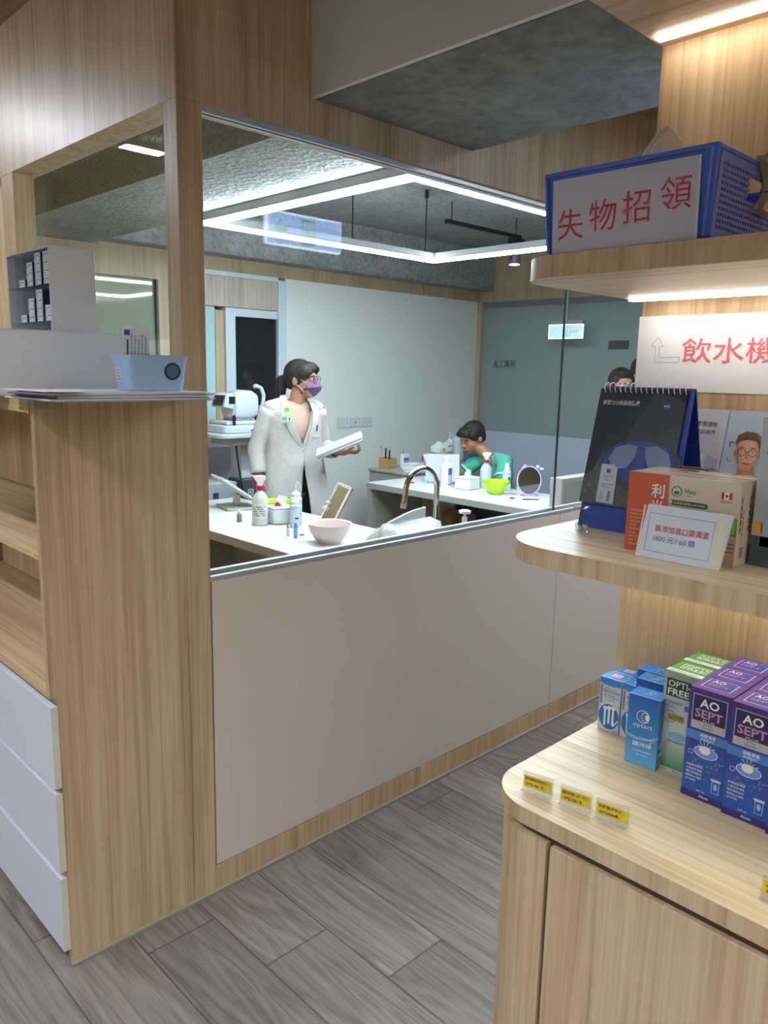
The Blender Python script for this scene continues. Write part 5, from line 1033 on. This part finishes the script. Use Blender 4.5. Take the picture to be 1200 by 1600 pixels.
# ============================================================ PEOPLE
def blob(prims, mtl, voxel=.006, name='b', smooth=3, push=None):
    """one continuous surface from overlapping tapered limbs (c0, c1, r0, r1) and ellipsoids (centre, radii, euler)"""
    m = MB()
    for q in prims:
        if q[0] == 'L':
            _, a_, b_, ra_, rb_ = q; a_, b_ = Vector(a_), Vector(b_); d_ = (b_-a_); n = max(2, int(d_.length/.02)); m.tube([a_+d_*k_/n for k_ in range(n+1)], [ra_+(rb_-ra_)*k_/n for k_ in range(n+1)], mtl, 16)
            m.ball(a_, ra_, mtl, 14); m.ball(b_, rb_, mtl, 14)
        else: m.ball(q[1], q[2], mtl, 24, Euler(q[3]) if len(q) > 3 else None)
    me = m.mesh('tmp', weld=True); o = bpy.data.objects.new('tmp', me); C.objects.link(o)
    r = o.modifiers.new('r', 'REMESH'); r.mode = 'VOXEL'; r.voxel_size = voxel
    s_ = o.modifiers.new('s', 'SMOOTH'); s_.iterations = smooth; s_.factor = .5
    dg = bpy.context.evaluated_depsgraph_get(); dg.update(); me2 = bpy.data.meshes.new_from_object(o.evaluated_get(dg))
    bpy.data.objects.remove(o); bpy.data.meshes.remove(me)
    if push:
        for v in me2.vertices: v.co = push(v.co)
    me2.materials.clear(); me2.materials.append(mtl); me2.polygons.foreach_set('use_smooth', [True]*len(me2.polygons)); me2.name = name
    return me2
def link(me, name, parent, **pr):
    o = bpy.data.objects.new(name, me); C.objects.link(o); o.parent = parent
    for k_, v in pr.items(): o[k_] = v
    return o
def V(*a): return Vector(a)
def headprims(c, rz, s=1.0, tilt_=0.0, ears=True, nose=True):
    """head facing local -y turned by rz; returns prims and a mapper"""
    R = Euler((tilt_, 0, rz)).to_matrix()
    f = lambda x, y, z: Vector(c)+R @ (Vector((x, y, z))*s)
    e = (tilt_, 0, rz)
    P = [('E', f(0, .012, .025), (.072*s, .090*s, .088*s), e), ('E', f(0, -.03, -.03), (.058*s, .060*s, .075*s), e), ('E', f(0, -.048, -.085), (.030*s, .030*s, .024*s), e), ('E', f(.036, -.048, -.028), (.024*s, .022*s, .026*s), e), ('E', f(-.036, -.048, -.028), (.024*s, .022*s, .026*s), e), ('E', f(0, -.072, .022), (.046*s, .018*s, .02*s), e)]
    if nose: P += [('E', f(0, -.098, -.022), (.012*s, .014*s, .012*s), e), ('L', f(0, -.086, .012), f(0, -.100, -.018), .007*s, .009*s), ('E', f(.011, -.09, -.026), (.008*s, .009*s, .007*s), e), ('E', f(-.011, -.09, -.026), (.008*s, .009*s, .007*s), e), ('E', f(0, -.084, -.055), (.022*s, .012*s, .011*s), e)]
    if ears: P += [('E', f(sx*.074, .018, -.008), (.009*s, .017*s, .030*s), e) for sx in (-1, 1)]
    return P, f, e
def hand(w_, dirn, palm, side, s=1.0, curl=.5, thumb=1):
    """palm plus five fingers: w_ wrist, dirn towards the fingers, palm = palm normal, side = towards the thumb"""
    w_ = Vector(w_); d_ = Vector(dirn).normalized(); n_ = Vector(palm).normalized(); t_ = Vector(side).normalized(); P = []
    for k_ in range(4):
        o_ = t_*(.027-.018*k_)*s; P.append(('L', w_+t_*(.012-.008*k_)*s, w_+d_*.078*s+o_, .0125*s, .0100*s))
    for k_, L_ in enumerate((.070, .078, .073, .058)):
        b_ = w_+d_*.080*s+t_*(.027-.018*k_)*s; a1 = curl*.7; a2_ = curl*1.6
        p1 = b_+(d_*math.cos(a1)+n_*math.sin(a1))*L_*.45*s; p2 = p1+(d_*math.cos(a2_)+n_*math.sin(a2_))*L_*.33*s; a3 = curl*2.2; p3 = p2+(d_*math.cos(a3)+n_*math.sin(a3))*L_*.25*s
        P += [('L', b_, p1, .0088*s, .0080*s), ('L', p1, p2, .0080*s, .0072*s), ('L', p2, p3, .0072*s, .0060*s)]
    b_ = w_+d_*.022*s+t_*.022*s; q1 = b_+(t_*.75+d_*.6+n_*.35*thumb).normalized()*.038*s; q2 = q1+(t_*.25+d_*.9+n_*.45*thumb).normalized()*.030*s; P += [('L', b_, q1, .0115*s, .0095*s), ('L', q1, q2, .0095*s, .0072*s)]
    return P
def eyes(f, s, parent, closed=False):
    m = MB(); mk = MB()
    if closed:
        for sx in (-1, 1): mk.tube([f(sx*.016, -.087, .0), f(sx*.03, -.090, -.005), f(sx*.045, -.078, -.001)], .0022*s, HAIR, 6)
        mk.build('eyelashes', parent)
    for sx in (() if closed else (-1, 1)): m.ball(f(sx*.030, -.075, .002), .0115*s, mat('eye white', '#d8d4cc', .2), 12); mk.ball(f(sx*.031, -.0825, .001), .0055*s, mat('dark iris', '#1e1410', .1), 10)
    if not closed: m.build('eyes', parent); mk.build('pupils', parent)
    b = MB()
    for sx in (-1, 1): b.tube([f(sx*.014, -.088, .020), f(sx*.03, -.089, .027), f(sx*.047, -.076, .021)], .0028*s, HAIR, 6)
    b.build('eyebrows', parent)

# --- the woman in the white coat
t = thing('person', 'woman in a white lab coat, purple mask and glasses, holding papers', 'person', (1.857, 1.943, 0), math.radians(-13))
hc = V(.045, -.015, 1.462); HP, hf, he = headprims(hc, math.radians(42), .98)
Rs, Re, Rw = V(-.160, .01, 1.285), V(-.225, .045, 1.05), V(-.232, -.01, .885)
Ls, Le, Lw = V(.160, .01, 1.285), V(.205, .03, 1.045), V(.235, -.20, 1.043)
P = HP+[('L', V(.01, .01, 1.28), V(.035, .0, 1.40), .052, .047), ('E', V(0, .005, 1.16), (.145, .085, .16)), ('E', V(0, .01, .98), (.12, .085, .14)), ('E', V(0, .01, .84), (.15, .10, .12)),
    ('L', Rs, Re, .036, .033), ('L', Re, Rw, .034, .025), ('L', Ls, Le, .036, .033), ('L', Le, Lw, .034, .024), ('L', V(-.09, .0, 1.28), Rs, .036, .034), ('L', V(.09, .0, 1.28), Ls, .036, .034)]
for sx in (-1, 1): P += [('L', V(sx*.08, .01, .80), V(sx*.085, 0, .45), .078, .05), ('L', V(sx*.085, 0, .45), V(sx*.085, .02, .085), .05, .033), ('L', V(sx*.085, .03, .05), V(sx*.095, -.12, .035), .034, .028)]
P += hand(Rw, (.02, -.03, -1), (.9, -.1, 0), (.1, -1, 0), .92, .45)
P += hand(Lw, (.75, -.66, .0), (-.25, .1, .95), (-.5, -.8, .2), .95, .9)
link(blob(P, SKIN_D, .0055, 'woman_body'), 'body', t)
eyes(hf, .98, t)
# shirt and trousers
link(blob([('E', V(0, .0, 1.17), (.148, .094, .165)), ('E', V(0, .005, 1.0), (.128, .095, .16)), ('L', V(-.06, 0, 1.29), V(.06, 0, 1.29), .05, .05)], mat('beige pink shirt', '#c2a08e', .8), .008), 'shirt', t)
P = [('E', V(0, .01, .86), (.152, .108, .13))]
for sx in (-1, 1): P += [('L', V(sx*.075, .01, .80), V(sx*.085, 0, .45), .086, .062), ('L', V(sx*.085, 0, .45), V(sx*.085, .02, .1), .062, .052)]
link(blob(P, mat('black trousers', '#16171a', .8), .009), 'trousers', t)
# coat: open ring loft, closed at the waist button
COAT = mat('white cotton coat', '#b3b1ac', .75, bump=(8, .6))
def coat_ring(z, rx, ry, g0, g1, cy=.008, n=44, fold=0, sd=0):
    out = []
    for k_ in range(n+1):
        a_ = -PI/2+g1+(2*PI-g0-g1)*k_/n
        df_ = min(abs(a_+PI/2), abs(a_-1.5*PI)); f_ = 1+.03*k_/n+fold*(math.sin(a_*7+sd+z*6)*.6+math.sin(a_*13+sd*2-z*9)*.4)
        if fold > 0: f_ += .020*math.sin(9*math.atan2(z-1.055, .3*df_+.02)+1)*math.exp(-((z-1.055)/.16)**2)*min(1, df_*1.5)*math.exp(-df_*.5)
        out.append(V(rx*f_*math.copysign(abs(math.cos(a_))**.85, math.cos(a_)), cy+ry*f_*math.sin(a_), z))
    return out
CT = ((.56, .235, .185, .14, .12, .05), (.66, .225, .175, .12, .10, .045), (.78, .212, .163, .08, .07, .04), (.90, .196, .146, .03, .02, .03), (1.0, .180, .134, -.02, .0, .025), (1.055, .168, .126, -.06, -.02, .03), (1.09, .168, .124, .0, .0, .025), (1.16, .170, .120, .14, .14, .012), (1.22, .170, .114, .25, .25, .01), (1.275, .165, .100, .36, .36, .005), (1.315, .135, .082, .60, .60, 0), (1.345, .085, .066, .80, .80, 0))
CT = CT if isinstance(CT[0], tuple) else (CT,)
rings = []
for k_ in range(45):
    z_ = CT[0][0]+(CT[-1][0]-CT[0][0])*k_/44; i = max(j for j in range(len(CT)-1) if CT[j][0] <= z_+1e-9); q_ = (z_-CT[i][0])/(CT[i+1][0]-CT[i][0]); q_ = min(1, q_)
    v_ = [CT[i][j]+(CT[i+1][j]-CT[i][j])*q_ for j in range(1, 6)]; rings.append(coat_ring(z_, v_[0], v_[1], v_[2], v_[3], fold=v_[4], sd=.2*k_/4))
m = MB(); m.loft(rings, COAT, False, False); o = m.build('coat', t); sd_ = o.modifiers.new('solid', 'SOLIDIFY'); sd_.thickness = .007; sd_.offset = 1; ss = o.modifiers.new('sub', 'SUBSURF'); ss.levels = ss.render_levels = 1
def sleeve(S, E, W_, cuff, nm='sleeve', mt=COAT, r=(.059, .050, .043, .043), par=None):
    pts = []; rs = []
    for k_ in range(7): q = k_/6; pts.append(S.lerp(E, q)); rs.append(r[0]+(r[1]-r[0])*q+.002*math.sin(k_*2.2))
    for k_ in range(1, 8): q = k_/7*cuff; pts.append(E.lerp(W_, q)); rs.append(r[1]+(r[2]-r[1])*k_/7*1.0+.0025*math.sin(k_*2.7))
    pts = [p_ if 0 < i < len(pts)-1 else p_ for i, p_ in enumerate(pts)]
    # round the elbow
    sm = [pts[0]]+[(pts[i-1]+pts[i]*2+pts[i+1])/4 for i in range(1, len(pts)-1)]+[pts[-1]]
    m = MB(); m.tube(sm, rs, mt, 20, cap=False)
    o = m.build(nm, par or t); s_ = o.modifiers.new('solid', 'SOLIDIFY'); s_.thickness = .005; s_.offset = -1; return o
sleeve(Rs+V(.012, 0, .004), Re, Rw, .84); sleeve(Ls+V(-.012, 0, .004), Le, Lw, .62)
link(blob([('E', Rs+V(.02, 0, .006), (.058, .058, .052)), ('L', V(-.06, .02, 1.335), Rs+V(.01, 0, .006), .03, .050), ('L', V(.06, .02, 1.335), Ls+V(-.01, 0, .006), .03, .050), ('E', Ls+V(-.02, 0, .006), (.058, .058, .052))], COAT, .007), 'coat_shoulders', t)
# lapels and collar
for sx in (-1, 1):
    m = MB(); pr = [(sx*.012, -.137, 1.075), (sx*.036, -.135, 1.14), (sx*.058, -.125, 1.21), (sx*.072, -.105, 1.275), (sx*.068, -.06, 1.335), (sx*.05, .02, 1.372)]
    wd = [.012, .034, .046, .052, .036, .03]; rg = []
    for (x_, y_, z_), w_ in zip(pr, wd): rg.append([V(x_, y_, z_), V(x_+sx*w_, y_+w_*.42, z_-.004), V(x_+sx*w_, y_+w_*.42-.004, z_-.004), V(x_, y_-.006, z_)])
    m.loft(rg, COAT); m.build('lapel', t, recalc=True)
MB().tube([(0, -.148, 1.052), (0, -.142, 1.052)], .009, mat('coat button', '#b5b2a8', .4), 12).build('button', t)
# badge
MB().box(-.142, -.072, -.124, -.121, 1.215, 1.262, mat('green badge holder', '#b5d7a8', .3)).build('badge', t, bevel=.002); p = Print((-.139, -.1242, 1.219), (1, 0, 0), UZ); p.rect(.0, .0, .064, .006, ink('#c9a45a')).rect(.004, .012, .03, .02, ink('#7f9a90')).rect(.044, .012, .015, .022, ink('#e4e4dc')).disc(.0515, .024, .005, ink('#2a2420'), 2).poly([(.045, .012), (.058, .012), (.055, .019), (.048, .019)], ink('#2a2420'), 2); p.build('badge_print', t, smooth=False)
MB().tube([(-.105, -.121, 1.292), (-.105, -.130, 1.292)], .014, mat('lime badge reel', '#79c62a', .3), 16).tube([(-.105, -.124, 1.29), (-.103, -.124, 1.262)], .0015, CLEAR, 6).build('badge_reel', t)
MB().box(.06, .11, -.130, -.126, 1.13, 1.185, COAT).build('pocket', t, bevel=.001); MB().tube([(.085, -.134, 1.165), (.088, -.134, 1.20)], .004, BLACK, 8).build('pen', t)
# hair with ponytail, mask, glasses
R_ = Euler((0, 0, math.radians(42))).to_matrix()
cut = lambda co: co
hp = [('E', hf(0, .022, .036), (.082, .096, .090), he), ('E', hf(0, -.045, .078), (.060, .048, .032), he), ('E', hf(.052, -.02, .045), (.032, .055, .05), he), ('E', hf(-.052, -.02, .045), (.032, .055, .05), he), ('E', hf(0, .075, .0), (.055, .04, .06), he), ('L', hf(.035, -.082, .066), hf(.060, -.058, .035), .018, .012), ('L', hf(-.03, -.086, .066), hf(-.058, -.062, .036), .018, .012), ('L', hf(0, .085, .01), hf(0, .135, -.01), .03, .036), ('L', hf(0, .135, -.01), hf(0, .145, -.10), .036, .030), ('L', hf(0, .145, -.10), hf(0, .125, -.155), .030, .012)]
link(blob(hp, HAIR, .006), 'hair', t)
MB().tube([hf(.026*math.cos(q), .105, .008+.026*math.sin(q)) for q in [2*PI*i/14 for i in range(15)]], .006, ink('#3a4a6a'), 8).build('hair_tie', t)
PURP = mat('purple mask fabric', '#6b4e74', .7)
rg = []
for z_, w_, y0 in ((.004, .040, -.100), (-.012, .058, -.112), (-.034, .066, -.126), (-.058, .062, -.122), (-.080, .050, -.100), (-.098, .036, -.078)):
    rg.append([hf(w_*math.sin(q), y0+(abs(math.sin(q))**1.6)*(.062+.02*(z_ < -.05)), z_+.012*abs(math.sin(q))*(1 if z_ < -.05 else -1)) for q in [(-1+2*k_/16)*PI/2 for k_ in range(17)]])
o = MB().loft(rg, PURP, False, False).build('face_mask', t); s_ = o.modifiers.new('solid', 'SOLIDIFY'); s_.thickness = .004; s_.offset = 0
m = MB()
for sx in (-1, 1): m.tube([hf(sx*.058, -.052, -.016), hf(sx*.070, -.01, .004), hf(sx*.080, .022, .014)], .0016, PAPER, 6).tube([hf(sx*.054, -.036, -.072), hf(sx*.068, -.004, -.035), hf(sx*.078, .026, -.016)], .0016, PAPER, 6)
m.build('ear_loops', t)
FRG = mat('dark glasses frame', '#3c2f3a', .3)
for sx in (-1, 1): MB().tube([hf(sx*.033+.026*math.cos(q), -.102+.3*abs(sx*.033+.026*math.cos(q))**1.35, .002+.021*math.sin(q)) for q in [2*PI*i/20 for i in range(21)]], .0018, FRG, 6).build('glasses_rim', t); MB().tube([hf(sx*.059, -.092, .006), hf(sx*.074, -.05, .006), hf(sx*.082, .02, .002)], .0016, FRG, 6).build('glasses_temple', t)
MB().tube([hf(-.007, -.101, .006), hf(0, -.104, .009), hf(.007, -.101, .006)], .0016, FRG, 6).build('glasses_bridge', t)
MB().tube([V(-.232, -.008, .905)+V(.029*math.cos(q), .029*math.sin(q), .004*math.sin(q)) for q in [2*PI*i/14 for i in range(15)]], .004, ink('#4a5a9a'), 6).build('bracelet', t)
# papers in her hand
tp = thing('paper_stack', 'stack of papers held slanting in the left hand of the woman', 'papers', (1.935, 1.61, 1.085))
tp.rotation_euler = Euler((math.radians(7), math.radians(-23), math.radians(-44)))
for i, (a_, mt) in enumerate(((0, mat('greyed white paper', '#a9abb2', .7)), (.03, pg), (-.02, PAPER), (.015, mat('kraft folder', '#a08d78', .7)))): MB().box(-.14, .14, -.10, .10, .006*(3-i), .006*(3-i)+.0055, mt).build('sheet_bundle' if i < 3 else 'folder', tp, smooth=False, rz=a_)  # top sheets greyed, the shade of their tilted face put into the colour

# --- the seated boy
t = thing('person', 'boy in a teal polo shirt leaning over the desk, looking down', 'person', (3.46, 1.68, 0), math.radians(-102))
hc = V(-.10, -.165, 1.055); hc = V(-.12, -.10, 1.055); HP, hf, he = headprims(hc, 0, .96, math.radians(22))
Sh = V(.14, .0, .905), V(-.14, .0, .905)
Lf = (Sh[0], V(.22, -.10, .775), V(.08, -.27, .775)); Rt = (Sh[1], V(-.20, -.12, .79), V(-.12, -.30, .778))
P = HP+[('L', V(-.02, .02, .90), V(-.09, -.06, .99), .048, .043), ('E', V(0, .05, .80), (.125, .085, .15)), ('E', V(0, .09, .62), (.12, .095, .14)), ('E', V(0, .10, .52), (.135, .11, .09))]
for S_, E_, W_ in (Lf, Rt): P += [('L', S_, E_, .040, .033), ('L', E_, W_, .032, .023)]
P += hand(Lf[2], (-.6, -.8, 0), (0, 0, -1), (-.8, .6, 0), .82, .25)+hand(Rt[2], (.3, -.95, 0), (0, 0, -1), (.95, .3, 0), .82, .25)
for sx in (-1, 1): P += [('L', V(sx*.075, .08, .52), V(sx*.10, -.30, .50), .072, .052), ('L', V(sx*.10, -.30, .50), V(sx*.10, -.26, .09), .050, .032), ('L', V(sx*.10, -.25, .05), V(sx*.105, -.40, .035), .033, .026)]
SKB = mat('brown skin of the boy', '#a8785c', .55)
link(blob(P, SKB, .006, 'boy_body'), 'body', t); eyes(hf, .96, t, True)
TEAL = mat('teal polo fabric', '#46a892', .75, bump=(16, .5)); WH2 = mat('white ribbed hem', '#dfe4e2', .7)
P = [('E', V(0, .05, .80), (.140, .100, .158)), ('E', V(0, .09, .63), (.137, .112, .15)), ('L', V(-.10, .01, .905), V(.10, .01, .905), .058, .058)]
for S_, E_ in ((Sh[0], Lf[1]), (Sh[1], Rt[1])): P += [('L', S_, S_.lerp(E_, .72), .058, .053)]
link(blob(P, TEAL, .007), 'polo_shirt', t)
for S_, E_ in ((Sh[0], Lf[1]), (Sh[1], Rt[1])): a_ = S_.lerp(E_, .74); b_ = S_.lerp(E_, .80); o = MB().tube([a_, b_], .055, WH2, 20, cap=False).build('sleeve_hem', t); s_ = o.modifiers.new('solid', 'SOLIDIFY'); s_.thickness = .003
o = MB().tube([V(-.03, .005, .945)+V(.056*math.cos(q), .05*math.sin(q), .010*math.sin(q)-.012) for q in [2*PI*i/20 for i in range(21)]], .012, TEAL, 8).build('collar', t)
P = [('E', V(0, .10, .54), (.145, .12, .09))]
for sx in (-1, 1): P += [('L', V(sx*.075, .08, .53), V(sx*.098, -.20, .51), .084, .075)]
link(blob(P, mat('dark green shorts', '#1d3330', .8), .008), 'shorts', t)
hp = [('E', hf(0, .024, .040), (.080, .096, .088), he), ('E', hf(0, -.040, .082), (.064, .056, .030), he), ('E', hf(0, .06, .0), (.070, .050, .062), he), ('L', hf(.05, -.075, .062), hf(-.05, -.075, .062), .020, .020), ('E', hf(.06, -.005, .040), (.022, .05, .042), he), ('E', hf(-.06, -.005, .040), (.022, .05, .042), he)]
link(blob(hp, HAIR, .006), 'hair', t)
MB().tube([V(.07, -.04, .945), V(.10, -.065, .88), V(.105, -.075, .84)], .004, RED, 6).build('red_piping', t)
t = thing('stool', 'round stool under the seated boy', 'stool', (3.56, 1.70, 0)); MB().lathe([(.16, .40), (.17, .41), (.17, .435), (.15, .442), (0, .442)], BLACK).build('seat', t)
for i in range(4): a_ = PI/4+PI/2*i; MB().tube([(.1*math.cos(a_), .1*math.sin(a_), .402), (.16*math.cos(a_), .16*math.sin(a_), 0)], .011, CHROME, 8).build('leg', t)

# --- two people standing behind the calendar
def stander(label, loc, rz, H, shirt, hair_long, skin, wd=1.0):
    t = thing('person', label, 'person', loc, rz); k_ = H/1.6; z = lambda v: v*k_
    hc = V(0, -.01, H-.118); HP, hf, he = headprims(hc, 0, 1.0)
    P = HP+[('L', V(0, .01, z(1.30)), V(0, 0, z(1.42)), .05, .047), ('E', V(0, 0, z(1.16)), (.15*wd, .09, .17*k_)), ('E', V(0, .0, z(.95)), (.13*wd, .09, .18*k_))]
    for sx in (-1, 1):
        S_, E_, W_ = V(sx*.17*wd, 0, z(1.30)), V(sx*.21*wd, .02, z(1.05)), V(sx*.22*wd, -.05, z(.84)); P += [('L', V(0, 0, z(1.30)), S_, .05, .045), ('L', S_, E_, .043, .035), ('L', E_, W_, .034, .025)]
        P += hand(W_, (0, -.12, -1), (-sx, 0, 0), (0, -1, 0), .95, .4)+[('L', V(sx*.08, 0, z(.82)), V(sx*.085, 0, z(.46)), .08, .05), ('L', V(sx*.085, 0, z(.46)), V(sx*.09, .01, .09), .05, .035), ('L', V(sx*.09, .02, .05), V(sx*.10, -.12, .035), .036, .03)]
    link(blob(P, skin, .008), 'body', t); eyes(hf, 1, t)
    sh = mat(label[:12]+' top', shirt, .8); P = [('E', V(0, 0, z(1.16)), (.165*wd, .108, .18*k_)), ('E', V(0, 0, z(.95)), (.148*wd, .108, .18*k_)), ('L', V(-.1*wd, 0, z(1.31)), V(.1*wd, 0, z(1.31)), .058, .058)]
    for sx in (-1, 1): P.append(('L', V(sx*.165*wd, 0, z(1.30)), V(sx*.20*wd, .015, z(1.12)), .06, .054))
    link(blob(P, sh, .009), 'shirt', t)
    P = [('E', V(0, .0, z(.86)), (.155, .11, .12))]
    for sx in (-1, 1): P += [('L', V(sx*.08, 0, z(.82)), V(sx*.085, 0, z(.46)), .09, .065), ('L', V(sx*.085, 0, z(.46)), V(sx*.09, .01, .1), .065, .055)]
    link(blob(P, mat('navy trousers', '#22283a', .8), .010), 'trousers', t)
    hp = [('E', hf(0, .022, .038), (.080, .095, .090), he), ('E', hf(0, -.035, .084), (.062, .058, .030), he), ('E', hf(0, .065, .0), (.068, .045, .06), he), ('E', hf(.058, -.0, .038), (.024, .05, .045), he), ('E', hf(-.058, -.0, .038), (.024, .05, .045), he)]
    if hair_long: hp += [('L', hf(sx*.062, .03, .0), hf(sx*.062, .03, -.15), .030, .022) for sx in (-1, 1)]+[('L', hf(0, .07, 0), hf(0, .06, -.16), .045, .035)]
    link(blob(hp, HAIR, .007), 'hair', t); return t
stander('person with cropped black hair, only the head showing above the dark calendar', (3.785, .885, 0), math.radians(-35), 1.575, '#7a8088', False, SKIN_D, .48)
stander('person with long dark hair peeking out beside the white paper sign', (4.26, .99, 0), math.radians(-45), 1.66, '#3a3440', True, SKIN, .7)

# pieces that sit on a part become its children
NEST = {'button': 'coat', 'lapel': 'coat', 'pocket': 'coat', 'coat_shoulders': 'coat', 'badge_print': 'badge', 'badge_reel': 'badge', 'hair_tie': 'hair', 'ear_loops': 'face_mask', 'sleeve_hem': 'polo_shirt', 'collar': 'polo_shirt',
        'red_piping': 'polo_shirt', 'screen': 'screen_housing', 'lens': 'lamp_head', 'front_print': 'carton_body', 'top_print': 'carton_body', 'side_print': 'carton_body', 'card_print': 'card', 'page_print': 'page',
        'poster_print': 'board', 'hole_ring': 'body', 'label_card': 'body', 'packet_print': 'packets', 'plate_print': 'plate', 'label_print': 'bottle', 'stopper': 'cap', 'front_inset': 'body', 'aerator': 'spout', 'pupils': 'eyes', 'shell': 'frame', 'corner': 'front_panel'}
base = lambda o: o.name.split('.')[0]
for root in [o for o in bpy.data.objects if o.parent is None and 'category' in o]:
    ch = kids(root)
    for c in ch:
        want = NEST.get(base(c))
        if want:
            host = [h for h in ch if base(h) == want]
            if len(host) == 1 and host[0].matrix_basis == Matrix(): c.parent = host[0]
